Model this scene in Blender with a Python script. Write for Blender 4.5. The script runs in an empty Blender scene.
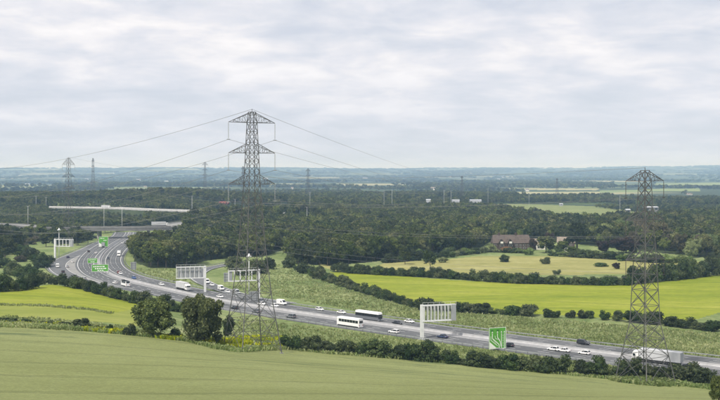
import bpy, math, random
import numpy as np
from mathutils import Vector, Matrix

random.seed(7)
rng = np.random.default_rng(7)
SC = bpy.context.scene
COL = SC.collection

# ------------------------------------------------------------------ camera
F = 1050.0          # focal length in pixels of a 720 px wide frame
YH = 174.0          # eye-level line in that frame
CAMZ = 60.0         # eye height above the motorway
cd = bpy.data.cameras.new('camera')
cam = bpy.data.objects.new('camera', cd)
COL.objects.link(cam)
cd.sensor_width = 36.0
cd.lens = 36.0 * F / 720.0
cd.shift_y = -(200.0 - YH) / 720.0
cd.clip_start = 0.5
cd.clip_end = 120000.0
cam.location = (0, 0, CAMZ)
cam.rotation_euler = (math.radians(90), 0, 0)
SC.camera = cam

# ------------------------------------------------------------------ light
SUN_EL, SUN_AZ = 52.0, 215.0       # azimuth clockwise from +Y
world = bpy.data.worlds.new('World')
SC.world = world
world.use_nodes = True
wn = world.node_tree
wn.nodes.clear()


def N(nt, typ, **kw):
    n = nt.nodes.new(typ)
    for k, v in kw.items():
        if k == 'inp':
            for kk, vv in v.items():
                n.inputs[kk].default_value = vv
        else:
            setattr(n, k, v)
    return n


def math_node(nt, op, a, b=None, c=None):
    n = nt.nodes.new('ShaderNodeMath')
    n.operation = op
    for i, v in enumerate((a, b, c)):
        if v is None:
            continue
        if isinstance(v, (int, float)):
            n.inputs[i].default_value = v
        else:
            nt.links.new(v, n.inputs[i])
    return n.outputs[0]


def ramp(nt, fac, stops):
    r = nt.nodes.new('ShaderNodeValToRGB')
    el = r.color_ramp.elements
    while len(el) < len(stops):
        el.new(0.5)
    for e, (p, c) in zip(el, stops):
        e.position = p
        e.color = (*c, 1) if len(c) == 3 else c
    nt.links.new(fac, r.inputs[0])
    return r.outputs[0]


def mixc(nt, fac, a, b, blend='MIX'):
    m = nt.nodes.new('ShaderNodeMix')
    m.data_type = 'RGBA'
    m.blend_type = blend
    if isinstance(fac, (int, float)):
        m.inputs[0].default_value = fac
    else:
        nt.links.new(fac, m.inputs[0])
    for i, v in ((6, a), (7, b)):
        if isinstance(v, tuple):
            m.inputs[i].default_value = (*v, 1) if len(v) == 3 else v
        else:
            nt.links.new(v, m.inputs[i])
    return m.outputs[2]


tc = N(wn, 'ShaderNodeTexCoord')
sep = N(wn, 'ShaderNodeSeparateXYZ')
wn.links.new(tc.outputs['Generated'], sep.inputs[0])
zc = math_node(wn, 'MAXIMUM', sep.outputs[2], 0.0)
den = math_node(wn, 'ADD', zc, 0.17)
px_ = math_node(wn, 'DIVIDE', sep.outputs[0], den)
py_ = math_node(wn, 'DIVIDE', sep.outputs[1], den)
comb = N(wn, 'ShaderNodeCombineXYZ')
wn.links.new(px_, comb.inputs[0])
wn.links.new(py_, comb.inputs[1])
n1 = N(wn, 'ShaderNodeTexNoise', inp={'Scale': 3.6, 'Detail': 12.0, 'Roughness': 0.57, 'Distortion': 0.25})
wn.links.new(comb.outputs[0], n1.inputs['Vector'])
n2 = N(wn, 'ShaderNodeTexNoise', inp={'Scale': 1.1, 'Detail': 5.0, 'Roughness': 0.5})
mp = N(wn, 'ShaderNodeMapping', inp={'Location': (3.1, 7.7, 0)})
wn.links.new(comb.outputs[0], mp.inputs[0])
wn.links.new(mp.outputs[0], n2.inputs['Vector'])
nsum = math_node(wn, 'ADD', math_node(wn, 'MULTIPLY', n1.outputs[0], 0.55), math_node(wn, 'MULTIPLY', n2.outputs[0], 0.45))
CLOUD = ramp(wn, nsum, [(0.38, (0.60, 0.62, 0.70)), (0.46, (0.68, 0.69, 0.75)), (0.515, (0.745, 0.74, 0.785)), (0.565, (0.83, 0.81, 0.825)), (0.63, (0.91, 0.885, 0.885))])
lowf = ramp(wn, sep.outputs[2], [(0.0, (0.92, 0.92, 0.92)), (0.05, (0.55, 0.55, 0.55)), (0.12, (0.12, 0.12, 0.12)), (0.25, (0, 0, 0))])
CLOUD = mixc(wn, lowf, CLOUD, (0.575, 0.625, 0.745))
sky = N(wn, 'ShaderNodeTexSky', sky_type='NISHITA', sun_disc=False, sun_elevation=math.radians(SUN_EL),
        sun_rotation=math.radians(SUN_AZ), air_density=1.0, dust_density=1.5, ozone_density=1.0)
skys = N(wn, 'ShaderNodeVectorMath', operation='SCALE')
wn.links.new(sky.outputs[0], skys.inputs[0])
skys.inputs['Scale'].default_value = 0.10
# broken cloud deck: hazy blue only glimpsed through the thinnest places
cover = ramp(wn, nsum, [(0.30, (0.80, 0.80, 0.80)), (0.50, (0.95, 0.95, 0.95)), (0.60, (1, 1, 1))])
skycol = mixc(wn, cover, skys.outputs[0], CLOUD)
bg = N(wn, 'ShaderNodeBackground', inp={'Strength': 1.0})
wn.links.new(skycol, bg.inputs[0])
wo = N(wn, 'ShaderNodeOutputWorld')
wn.links.new(bg.outputs[0], wo.inputs[0])

sd = bpy.data.lights.new('sun', 'SUN')
sd.energy = 3.7
sd.angle = math.radians(3.5)
sd.color = (1.0, 0.95, 0.87)
sun = bpy.data.objects.new('sun', sd)
COL.objects.link(sun)
az, el_ = math.radians(SUN_AZ), math.radians(SUN_EL)
sdir = Vector((math.sin(az) * math.cos(el_), math.cos(az) * math.cos(el_), math.sin(el_)))
sun.rotation_euler = (-sdir).to_track_quat('-Z', 'Y').to_euler()
sun.location = (0, 0, 500)

SC.view_settings.view_transform = 'Standard'
SC.view_settings.look = 'None'
SC.view_settings.exposure = 0.22
SC.view_settings.gamma = 1.0
SC.view_settings.use_curve_mapping = False
SC.render.engine = 'CYCLES'
SC.cycles.use_denoising = True
SC.cycles.max_bounces = 6
SC.cycles.diffuse_bounces = 3
SC.cycles.volume_bounces = 1
SC.cycles.transparent_max_bounces = 8
SC.cycles.caustics_reflective = False
SC.cycles.caustics_refractive = False

# ------------------------------------------------------------------ object helpers


def tag(o, label=None, cat=None, group=None, kind=None):
    if label:
        o['label'] = label
    if cat:
        o['category'] = cat
    if group:
        o['group'] = group
    if kind:
        o['kind'] = kind
    return o


def obj(name, me, parent=None, loc=None, rz=None):
    o = bpy.data.objects.new(name, me)
    COL.objects.link(o)
    if parent is not None:
        o.parent = parent
    if loc is not None:
        o.location = loc
    if rz is not None:
        o.rotation_euler = (0, 0, rz)
    return o


def thing(name, label, cat, loc=(0, 0, 0), rz=0.0, group=None):
    o = obj(name, None, None, loc, rz)
    o.empty_display_size = 0.5
    return tag(o, label, cat, group)


class MB:
    """collects polygons, builds ONE mesh"""

    def __init__(s):
        s.v, s.f = [], []

    def poly(s, pts):
        b = len(s.v)
        s.v += [tuple(p) for p in pts]
        s.f.append(tuple(range(b, b + len(pts))))

    def box(s, x0, x1, y0, y1, z0, z1):
        b = len(s.v)
        s.v += [(x0, y0, z0), (x1, y0, z0), (x1, y1, z0), (x0, y1, z0), (x0, y0, z1), (x1, y0, z1), (x1, y1, z1), (x0, y1, z1)]
        for q in ((3, 2, 1, 0), (4, 5, 6, 7), (0, 1, 5, 4), (1, 2, 6, 5), (2, 3, 7, 6), (3, 0, 4, 7)):
            s.f.append(tuple(b + i for i in q))
        return s

    def bar(s, a, c, w, w2=None, n=4):
        a, c = Vector(a), Vector(c)
        w2 = w if w2 is None else w2
        d = (c - a)
        if d.length < 1e-6:
            return s
        d.normalize()
        u = d.cross(Vector((0, 0, 1)))
        if u.length < 1e-3:
            u = Vector((1, 0, 0))
        u.normalize()
        v = d.cross(u)
        b = len(s.v)
        for P, r in ((a, w), (c, w2)):
            for i in range(n):
                t = 2 * math.pi * (i + 0.5) / n
                s.v.append(tuple(P + u * math.cos(t) * r + v * math.sin(t) * r))
        for i in range(n):
            j = (i + 1) % n
            s.f.append((b + i, b + j, b + n + j, b + n + i))
        s.f.append(tuple(b + i for i in reversed(range(n))))
        s.f.append(tuple(b + n + i for i in range(n)))
        return s

    def loft(s, rings, cap=True):
        b = len(s.v)
        n = len(rings[0])
        for r in rings:
            s.v += [tuple(p) for p in r]
        for k in range(len(rings) - 1):
            for i in range(n):
                j = (i + 1) % n
                s.f.append((b + k * n + i, b + k * n + j, b + (k + 1) * n + j, b + (k + 1) * n + i))
        if cap:
            s.f.append(tuple(b + i for i in reversed(range(n))))
            s.f.append(tuple(b + (len(rings) - 1) * n + i for i in range(n)))
        return s

    def lathe(s, prof, c=(0, 0, 0), n=10, axis='z'):
        rings = []
        for r, h in prof:
            ring = []
            for i in range(n):
                t = 2 * math.pi * i / n
                a_, b_ = r * math.cos(t), r * math.sin(t)
                if axis == 'z':
                    ring.append((c[0] + a_, c[1] + b_, c[2] + h))
                else:
                    ring.append((c[0] + a_, c[1] + h, c[2] + b_))
            rings.append(ring)
        return s.loft(rings)

    def mesh(s, name, mat, smooth=False):
        me = bpy.data.meshes.new(name)
        me.from_pydata(s.v, [], s.f)
        me.materials.append(mat)
        if smooth:
            me.polygons.foreach_set('use_smooth', [True] * len(me.polygons))
        me.update()
        return me

    def build(s, name, mat, parent=None, smooth=False, loc=None, rz=None):
        return obj(name, s.mesh(name, mat, smooth), parent, loc, rz)


def np_mesh(name, verts, faces, mat, smooth=False):
    """verts (N,3) array, faces (M,k) int array"""
    me = bpy.data.meshes.new(name)
    nv, (nf, k) = len(verts), faces.shape
    me.vertices.add(nv)
    me.vertices.foreach_set('co', np.ascontiguousarray(verts, dtype=np.float32).ravel())
    me.loops.add(nf * k)
    me.loops.foreach_set('vertex_index', np.ascontiguousarray(faces, dtype=np.int32).ravel())
    me.polygons.add(nf)
    me.polygons.foreach_set('loop_start', np.arange(0, nf * k, k, dtype=np.int32))
    me.polygons.foreach_set('loop_total', np.full(nf, k, dtype=np.int32))
    if smooth:
        me.polygons.foreach_set('use_smooth', np.ones(nf, dtype=bool))
    me.update(calc_edges=True)
    me.validate()
    if mat is not None:
        me.materials.append(mat)
    return me


# ------------------------------------------------------------------ materials


def base_mat(name, rough=0.7, col=(0.5, 0.5, 0.5), spec=0.3, metal=0.0):
    m = bpy.data.materials.new(name)
    m.use_nodes = True
    nt = m.node_tree
    b = nt.nodes['Principled BSDF']
    b.inputs['Base Color'].default_value = (*col, 1)
    b.inputs['Roughness'].default_value = rough
    b.inputs['Specular IOR Level'].default_value = spec
    b.inputs['Metallic'].default_value = metal
    return m, nt, b


def worn_mat(name, col, rough=0.6, var=0.25, scale=0.6, spec=0.3, metal=0.0, bump=0.0):
    """plain colour broken up by a little dirt"""
    m, nt, b = base_mat(name, rough, col, spec, metal)
    t = N(nt, 'ShaderNodeTexCoord')
    n = N(nt, 'ShaderNodeTexNoise', inp={'Scale': scale, 'Detail': 6.0, 'Roughness': 0.65})
    nt.links.new(t.outputs['Object'], n.inputs['Vector'])
    lo = tuple(c * (1 - var) for c in col)
    hi = tuple(min(1, c * (1 + var)) for c in col)
    nt.links.new(ramp(nt, n.outputs[0], [(0.3, lo), (0.7, hi)]), b.inputs['Base Color'])
    if bump:
        bn = N(nt, 'ShaderNodeBump', inp={'Strength': bump, 'Distance': 0.05})
        nt.links.new(n.outputs[0], bn.inputs['Height'])
        nt.links.new(bn.outputs[0], b.inputs['Normal'])
    return m


def ground_mat(name, stops, s1=0.02, s2=0.35, mixr=0.5, fine=3.0, bump=0.6, dist=0.25, stretch=(1, 1, 1), extra=None, rough=0.9):
    """field / grass: two noises in metres, colour ramp, fine relief"""
    m, nt, b = base_mat(name, rough, spec=0.15)
    t = N(nt, 'ShaderNodeTexCoord')
    mpn = N(nt, 'ShaderNodeMapping', inp={'Scale': stretch})
    nt.links.new(t.outputs['Object'], mpn.inputs[0])
    a = N(nt, 'ShaderNodeTexNoise', inp={'Scale': s1, 'Detail': 6.0, 'Roughness': 0.6})
    c = N(nt, 'ShaderNodeTexNoise', inp={'Scale': s2, 'Detail': 8.0, 'Roughness': 0.7})
    nt.links.new(mpn.outputs[0], a.inputs['Vector'])
    nt.links.new(mpn.outputs[0], c.inputs['Vector'])
    s = math_node(nt, 'ADD', math_node(nt, 'MULTIPLY', a.outputs[0], mixr), math_node(nt, 'MULTIPLY', c.outputs[0], 1 - mixr))
    col = ramp(nt, s, [(0.5 + (p - 0.5) * 0.6, c_) for p, c_ in stops])
    if extra:
        col = extra(nt, t, col)
    nt.links.new(col, b.inputs['Base Color'])
    fn = N(nt, 'ShaderNodeTexNoise', inp={'Scale': fine, 'Detail': 4.0, 'Roughness': 0.8})
    nt.links.new(t.outputs['Object'], fn.inputs['Vector'])
    bn = N(nt, 'ShaderNodeBump', inp={'Strength': bump, 'Distance': dist})
    nt.links.new(fn.outputs[0], bn.inputs['Height'])
    nt.links.new(bn.outputs[0], b.inputs['Normal'])
    return m


def leaf_mat(name, dark, mid, light, trans=0.25, scale=0.35, objvar=0.42):
    """foliage: varies from clump to clump and from plant to plant"""
    m, nt, b = base_mat(name, 0.75, spec=0.2)
    t = N(nt, 'ShaderNodeTexCoord')
    n = N(nt, 'ShaderNodeTexNoise', inp={'Scale': scale, 'Detail': 5.0, 'Roughness': 0.7})
    nt.links.new(t.outputs['Object'], n.inputs['Vector'])
    oi = N(nt, 'ShaderNodeObjectInfo')
    ge = N(nt, 'ShaderNodeNewGeometry')
    f = math_node(nt, 'ADD', n.outputs[0], math_node(nt, 'MULTIPLY', math_node(nt, 'SUBTRACT', oi.outputs['Random'], 0.5), objvar))
    f = math_node(nt, 'ADD', f, math_node(nt, 'MULTIPLY', math_node(nt, 'SUBTRACT', ge.outputs['Random Per Island'], 0.5), 0.5))
    col = ramp(nt, f, [(0.24, dark), (0.5, mid), (0.80, light)])
    hs_ = N(nt, 'ShaderNodeHueSaturation')
    r2 = math_node(nt, 'FRACT', math_node(nt, 'MULTIPLY', oi.outputs['Random'], 7.31))
    nt.links.new(math_node(nt, 'ADD', 0.478, math_node(nt, 'MULTIPLY', r2, 0.04)), hs_.inputs['Hue'])
    nt.links.new(math_node(nt, 'ADD', 0.78, math_node(nt, 'MULTIPLY', r2, 0.3)), hs_.inputs['Saturation'])
    nt.links.new(col, hs_.inputs['Color'])
    col = hs_.outputs[0]
    nt.links.new(col, b.inputs['Base Color'])
    tr = N(nt, 'ShaderNodeBsdfTranslucent')
    nt.links.new(mixc(nt, 0.5, col, (light[0] * 1.3, light[1] * 1.3, light[2] * 0.7)), tr.inputs[0])
    mx = N(nt, 'ShaderNodeMixShader', inp={0: trans})
    nt.links.new(b.outputs[0], mx.inputs[1])
    nt.links.new(tr.outputs[0], mx.inputs[2])
    nt.links.new(mx.outputs[0], nt.nodes['Material Output'].inputs[0])
    return m


def grain(nt, t, col, scale, stretch, lo=0.72, hi=1.28):
    """stalk-scale mottling"""
    mq = N(nt, 'ShaderNodeMapping', inp={'Scale': stretch})
    nt.links.new(t.outputs['Object'], mq.inputs[0])
    gn = N(nt, 'ShaderNodeTexNoise', inp={'Scale': scale, 'Detail': 3.0, 'Roughness': 0.7})
    nt.links.new(mq.outputs[0], gn.inputs['Vector'])
    return mixc(nt, 1.0, col, ramp(nt, gn.outputs[0], [(0.3, (lo, lo, lo)), (0.7, (hi, hi, hi * 0.95))]), 'MULTIPLY')


def barley_extra(nt, t, col):
    sp = N(nt, 'ShaderNodeSeparateXYZ')
    nt.links.new(t.outputs['Object'], sp.inputs[0])
    v = math_node(nt, 'ADD', math_node(nt, 'MULTIPLY', sp.outputs[1], 0.93), math_node(nt, 'MULTIPLY', sp.outputs[0], 0.36))
    fr = math_node(nt, 'FRACT', math_node(nt, 'DIVIDE', v, 24.0))
    d = math_node(nt, 'ABSOLUTE', math_node(nt, 'SUBTRACT', math_node(nt, 'ABSOLUTE', math_node(nt, 'SUBTRACT', fr, 0.5)), 0.04))
    tram = math_node(nt, 'MULTIPLY', math_node(nt, 'LESS_THAN', d, 0.02), 0.4)
    col = mixc(nt, tram, col, (0.11, 0.14, 0.02))
    return grain(nt, t, col, 0.5, (0.6, 2.0, 1), 0.8, 1.2)


def wheat_extra(nt, t, col):
    sp = N(nt, 'ShaderNodeSeparateXYZ')
    nt.links.new(t.outputs['Object'], sp.inputs[0])
    wob = N(nt, 'ShaderNodeTexNoise', inp={'Scale': 0.012, 'Detail': 2.0})
    nt.links.new(t.outputs['Object'], wob.inputs['Vector'])
    # tramlines run across the slope, a pair every 24 m
    v = math_node(nt, 'ADD', sp.outputs[1], math_node(nt, 'MULTIPLY', sp.outputs[0], -0.05))
    v = math_node(nt, 'ADD', v, math_node(nt, 'MULTIPLY', wob.outputs[0], 9.0))
    fr = math_node(nt, 'FRACT', math_node(nt, 'DIVIDE', v, 26.0))
    d = math_node(nt, 'ABSOLUTE', math_node(nt, 'SUBTRACT', math_node(nt, 'ABSOLUTE', math_node(nt, 'SUBTRACT', fr, 0.5)), 0.035))
    tram = math_node(nt, 'LESS_THAN', d, 0.011)
    brk = N(nt, 'ShaderNodeTexNoise', inp={'Scale': 0.05, 'Detail': 3.0})
    nt.links.new(t.outputs['Object'], brk.inputs['Vector'])
    tram = math_node(nt, 'MULTIPLY', tram, math_node(nt, 'MULTIPLY', brk.outputs[0], 1.15))
    col = mixc(nt, tram, col, (0.07, 0.10, 0.035))
    # flattened patches near the low edge
    pn = N(nt, 'ShaderNodeTexNoise', inp={'Scale': 0.03, 'Detail': 5.0, 'Roughness': 0.7, 'Distortion': 1.2})
    mp2 = N(nt, 'ShaderNodeMapping', inp={'Scale': (0.6, 2.2, 1)})
    nt.links.new(t.outputs['Object'], mp2.inputs[0])
    nt.links.new(mp2.outputs[0], pn.inputs['Vector'])
    pm = ramp(nt, pn.outputs[0], [(0.545, (0, 0, 0)), (0.62, (1, 1, 1))])
    far = ramp(nt, math_node(nt, 'DIVIDE', sp.outputs[1], 300.0), [(0.70, (0, 0, 0)), (0.92, (1, 1, 1))])
    pm = math_node(nt, 'MULTIPLY', math_node(nt, 'MULTIPLY', pm, far), 0.75)
    col = mixc(nt, pm, col, (0.10, 0.15, 0.065))
    return grain(nt, t, col, 2.2, (1, 2.4, 1))


def farm_extra(nt, t, col):
    """patchwork of far fields among woodland"""
    mp2 = N(nt, 'ShaderNodeMapping', inp={'Rotation': (0, 0, 0.5), 'Scale': (0.0016, 0.0026, 0.001)})
    nt.links.new(t.outputs['Object'], mp2.inputs[0])
    vo = N(nt, 'ShaderNodeTexVoronoi', inp={'Scale': 1.0, 'Randomness': 0.9})
    nt.links.new(mp2.outputs[0], vo.inputs['Vector'])
    sp = N(nt, 'ShaderNodeSeparateColor')
    nt.links.new(vo.outputs['Color'], sp.inputs[0])
    fields = ramp(nt, sp.outputs[0], [(0.0, (0.045, 0.07, 0.025)), (0.36, (0.06, 0.09, 0.03)), (0.52, (0.11, 0.15, 0.05)), (0.72, (0.18, 0.215, 0.085)), (0.9, (0.34, 0.32, 0.18))])
    cr = nt.nodes[-1]
    wd = N(nt, 'ShaderNodeTexNoise', inp={'Scale': 0.0011, 'Detail': 6.0, 'Roughness': 0.6})
    nt.links.new(t.outputs['Object'], wd.inputs['Vector'])
    wm = ramp(nt, wd.outputs[0], [(0.42, (0, 0, 0)), (0.50, (1, 1, 1))])
    fields = mixc(nt, wm, fields, (0.028, 0.045, 0.022))
    return mixc(nt, 0.85, col, fields)


M = {}
M['wheat'] = ground_mat('ripening_wheat', [(0.25, (0.235, 0.265, 0.098)), (0.5, (0.30, 0.335, 0.13)), (0.75, (0.37, 0.40, 0.175))],
                        0.03, 0.9, 0.4, 4.0, 1.0, 0.5, (1, 1.8, 1), wheat_extra)
M['barley'] = ground_mat('bright_barley', [(0.25, (0.14, 0.195, 0.012)), (0.5, (0.23, 0.27, 0.022)), (0.75, (0.325, 0.335, 0.06))], 0.012, 0.09, 0.5, 2.0, 0.8, 0.4, (0.6, 2.0, 1), barley_extra)
M['barley2'] = ground_mat('pale_barley_strip', [(0.25, (0.17, 0.21, 0.035)), (0.5, (0.25, 0.28, 0.06)), (0.78, (0.33, 0.33, 0.11))], 0.02, 0.2, 0.55, 2.0, 0.8, 0.4, (0.5, 2.0, 1))
M['meadow'] = ground_mat('hay_meadow', [(0.25, (0.165, 0.18, 0.05)), (0.5, (0.285, 0.275, 0.095)), (0.75, (0.40, 0.375, 0.17))], 0.02, 0.22, 0.5, 2.0, 0.8, 0.4, (0.7, 1.6, 1))
M['verge'] = ground_mat('rough_grass', [(0.26, (0.10, 0.15, 0.045)), (0.44, (0.17, 0.225, 0.075)), (0.58, (0.25, 0.295, 0.12)), (0.78, (0.40, 0.41, 0.21))], 0.03, 0.22, 0.45, 1.5, 1.0, 0.6)
M['olive'] = ground_mat('olive_pasture', [(0.25, (0.12, 0.15, 0.05)), (0.5, (0.17, 0.20, 0.07)), (0.75, (0.23, 0.25, 0.10))], 0.01, 0.06, 0.5, 1.0, 0.6, 0.4)
M['farm'] = ground_mat('far_farmland', [(0.25, (0.04, 0.065, 0.025)), (0.75, (0.10, 0.15, 0.05))], 0.004, 0.03, 0.5, 0.4, 0.3, 0.4, (1, 1, 1), farm_extra)
M['straw'] = ground_mat('straw_stubble', [(0.25, (0.22, 0.22, 0.10)), (0.5, (0.30, 0.29, 0.15)), (0.75, (0.38, 0.36, 0.21))], 0.004, 0.03, 0.5, 0.4, 0.3, 0.4)
M['lime'] = ground_mat('far_pasture', [(0.25, (0.13, 0.18, 0.06)), (0.5, (0.18, 0.23, 0.085)), (0.75, (0.24, 0.29, 0.12))], 0.004, 0.03, 0.5, 0.4, 0.3, 0.4)
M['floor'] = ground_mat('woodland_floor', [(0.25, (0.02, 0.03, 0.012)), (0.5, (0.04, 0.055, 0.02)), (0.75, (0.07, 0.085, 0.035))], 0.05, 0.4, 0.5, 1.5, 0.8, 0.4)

M['asphalt'] = ground_mat('asphalt', [(0.3, (0.095, 0.10, 0.105)), (0.5, (0.125, 0.13, 0.135)), (0.7, (0.165, 0.168, 0.17))], 0.03, 0.5, 0.5, 12.0, 0.15, 0.02, rough=0.8)
M['worn_track'] = ground_mat('worn_track', [(0.3, (0.06, 0.062, 0.066)), (0.5, (0.085, 0.088, 0.092)), (0.7, (0.125, 0.128, 0.13))], 0.06, 0.5, 0.6, 12.0, 0.15, 0.02, rough=0.7)
M['old_road'] = ground_mat('worn_road', [(0.3, (0.20, 0.20, 0.195)), (0.5, (0.25, 0.25, 0.24)), (0.7, (0.30, 0.295, 0.28))], 0.03, 0.5, 0.5, 12.0, 0.15, 0.02, rough=0.8)
M['concrete'] = ground_mat('pale_concrete', [(0.3, (0.21, 0.21, 0.215)), (0.5, (0.27, 0.27, 0.275)), (0.7, (0.33, 0.33, 0.335))], 0.05, 0.7, 0.5, 10.0, 0.15, 0.02, rough=0.75)
M['barrier'] = worn_mat('barrier_concrete', (0.40, 0.40, 0.405), 0.7, 0.18, 0.4, bump=0.1)
M['bridge_concrete'] = worn_mat('bridge_concrete', (0.17, 0.17, 0.165), 0.8, 0.2, 0.3, bump=0.1)
M['parapet_pale'] = worn_mat('parapet_pale', (0.50, 0.50, 0.49), 0.8, 0.2, 0.3, bump=0.1)
M['marking'] = worn_mat('road_paint', (0.75, 0.75, 0.73), 0.6, 0.15, 0.8)
M['steel'] = worn_mat('galvanised_steel', (0.11, 0.11, 0.108), 0.55, 0.35, 0.25, metal=0.25)
M['steel_pale'] = worn_mat('pale_painted_steel', (0.66, 0.67, 0.67), 0.5, 0.12, 0.4)
M['steel_grey'] = worn_mat('grey_sign_back', (0.34, 0.355, 0.365), 0.5, 0.15, 0.3, metal=0.2)
M['wire'] = worn_mat('weathered_cable', (0.24, 0.24, 0.24), 0.6, 0.2, 0.1, metal=0.3)
M['insulator'] = worn_mat('grey_insulator', (0.30, 0.31, 0.31), 0.35, 0.2, 2.0)
M['insulator_dark'] = worn_mat('brown_insulator', (0.06, 0.05, 0.045), 0.35, 0.2, 2.0)
M['sign_green'] = worn_mat('sign_green', (0.10, 0.34, 0.04), 0.45, 0.12, 0.3)
M['sign_dark'] = worn_mat('sign_dark_green', (0.05, 0.17, 0.03), 0.45, 0.12, 0.3)
M['sign_white'] = worn_mat('sign_white', (0.80, 0.82, 0.76), 0.45, 0.06, 0.3)
M['glass'] = worn_mat('dark_glass', (0.015, 0.018, 0.022), 0.08, 0.3, 0.3, spec=0.6)
M['tyre'] = worn_mat('tyre_rubber', (0.018, 0.018, 0.018), 0.85, 0.3, 3.0)
M['rim'] = worn_mat('alloy', (0.35, 0.36, 0.37), 0.35, 0.2, 3.0, metal=0.7)
M['lamp_lens'] = worn_mat('lamp_lens', (0.75, 0.76, 0.78), 0.15, 0.1, 3.0, spec=0.6)
M['tail'] = worn_mat('tail_lens', (0.35, 0.015, 0.012), 0.2, 0.1, 3.0, spec=0.6)
M['chassis'] = worn_mat('chassis_black', (0.03, 0.03, 0.032), 0.6, 0.3, 1.0)
PAINT = {'white': (0.78, 0.78, 0.77), 'silver': (0.42, 0.44, 0.46), 'grey': (0.14, 0.15, 0.165), 'black': (0.022, 0.024, 0.03),
         'navy': (0.03, 0.045, 0.10), 'blue': (0.04, 0.10, 0.30), 'red': (0.22, 0.03, 0.03), 'brown': (0.09, 0.05, 0.04)}
for k_, c_ in PAINT.items():
    M['paint_' + k_] = worn_mat('paint_' + k_, c_, 0.3, 0.08, 0.8, spec=0.5)
M['trailer'] = worn_mat('trailer_skin', (0.52, 0.53, 0.545), 0.55, 0.10, 0.35)
M['brick'] = worn_mat('old_brick', (0.075, 0.055, 0.05), 0.85, 0.35, 0.6, bump=0.3)
M['render'] = worn_mat('painted_render', (0.66, 0.64, 0.60), 0.8, 0.12, 0.3)
M['roof'] = worn_mat('clay_tiles', (0.10, 0.078, 0.067), 0.85, 0.3, 0.5, bump=0.5)
M['roof_pale'] = worn_mat('weathered_tiles', (0.24, 0.20, 0.16), 0.85, 0.25, 0.5, bump=0.5)
M['roof_red'] = worn_mat('red_sheet', (0.20, 0.06, 0.045), 0.7, 0.2, 0.3)
M['cladding'] = worn_mat('pale_cladding', (0.44, 0.46, 0.49), 0.6, 0.1, 0.15)
M['timber'] = worn_mat('dark_timber', (0.03, 0.026, 0.022), 0.8, 0.3, 0.8)
M['bark'] = worn_mat('bark', (0.075, 0.06, 0.045), 0.9, 0.35, 1.5, bump=0.4)

M['leaf_near'] = leaf_mat('leaf_near', (0.022, 0.038, 0.009), (0.076, 0.11, 0.026), (0.20, 0.235, 0.07), objvar=0.1)
M['leaf_hedge'] = leaf_mat('leaf_hedge', (0.018, 0.034, 0.011), (0.050, 0.080, 0.026), (0.125, 0.16, 0.058))
M['leaf_wood'] = leaf_mat('leaf_wood', (0.015, 0.025, 0.006), (0.060, 0.082, 0.019), (0.18, 0.20, 0.052), scale=0.22)
M['leaf_dark'] = leaf_mat('leaf_dark', (0.012, 0.022, 0.008), (0.034, 0.050, 0.015), (0.085, 0.105, 0.034), scale=0.25)
M['leaf_pale'] = leaf_mat('leaf_pale', (0.07, 0.11, 0.025), (0.13, 0.18, 0.05), (0.24, 0.29, 0.11), scale=0.3)
M['leaf_copper'] = leaf_mat('leaf_copper', (0.022, 0.014, 0.014), (0.045, 0.028, 0.026), (0.075, 0.055, 0.042), scale=0.3)
M['leaf_brown'] = leaf_mat('leaf_brown', (0.06, 0.055, 0.03), (0.11, 0.10, 0.055), (0.17, 0.15, 0.09), scale=0.3)
M['leaf_orange'] = leaf_mat('leaf_orange', (0.20, 0.11, 0.04), (0.36, 0.20, 0.09), (0.48, 0.32, 0.17), scale=0.4)
M['flower'] = leaf_mat('yellow_flowers', (0.16, 0.22, 0.02), (0.36, 0.37, 0.025), (0.56, 0.49, 0.03), scale=0.15)
M['tuft'] = leaf_mat('grass_tufts', (0.09, 0.13, 0.035), (0.20, 0.25, 0.09), (0.42, 0.43, 0.22), scale=0.04)

# ------------------------------------------------------------------ terrain


def flat(x, y, z=0.0):
    """pixel of the 720x400 photograph on a level at height z -> world point"""
    d = (CAMZ - z) * F / (y - YH)
    return ((x - 360.0) / F * d, d, z)


def at(x, y, D):
    return ((x - 360.0) / F * D, D, CAMZ - (y - YH) / F * D)


def spline(pts, step=4.0):
    P = np.array(pts, float)
    P = np.vstack([2 * P[0] - P[1], P, 2 * P[-1] - P[-2]])
    out = []
    for i in range(1, len(P) - 2):
        a, b, c, d = P[i - 1], P[i], P[i + 1], P[i + 2]
        n = max(2, int(np.linalg.norm(c - b) / step))
        for k in range(n):
            t = k / n
            out.append(0.5 * ((2 * b) + (c - a) * t + (2 * a - 5 * b + 4 * c - d) * t * t + (3 * b - a - 3 * c + d) * t ** 3))
    out.append(P[-2])
    return np.array(out)


# motorway centre line (right edge of the view towards the distance)
MAIN = spline([(205, 245), (160, 288)] + [flat(*p)[:2] for p in ((720, 367.5), (645, 358.5), (600, 353.5), (530, 344.5), (470, 337), (425, 331), (355, 321), (310, 315), (265, 308), (220, 301), (191, 294.5), (150, 285.5), (118, 278), (103, 270), (99, 262), (103, 254), (110, 247.5), (119, 241.5), (128, 236))] + [(-238, 1085)])
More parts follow.
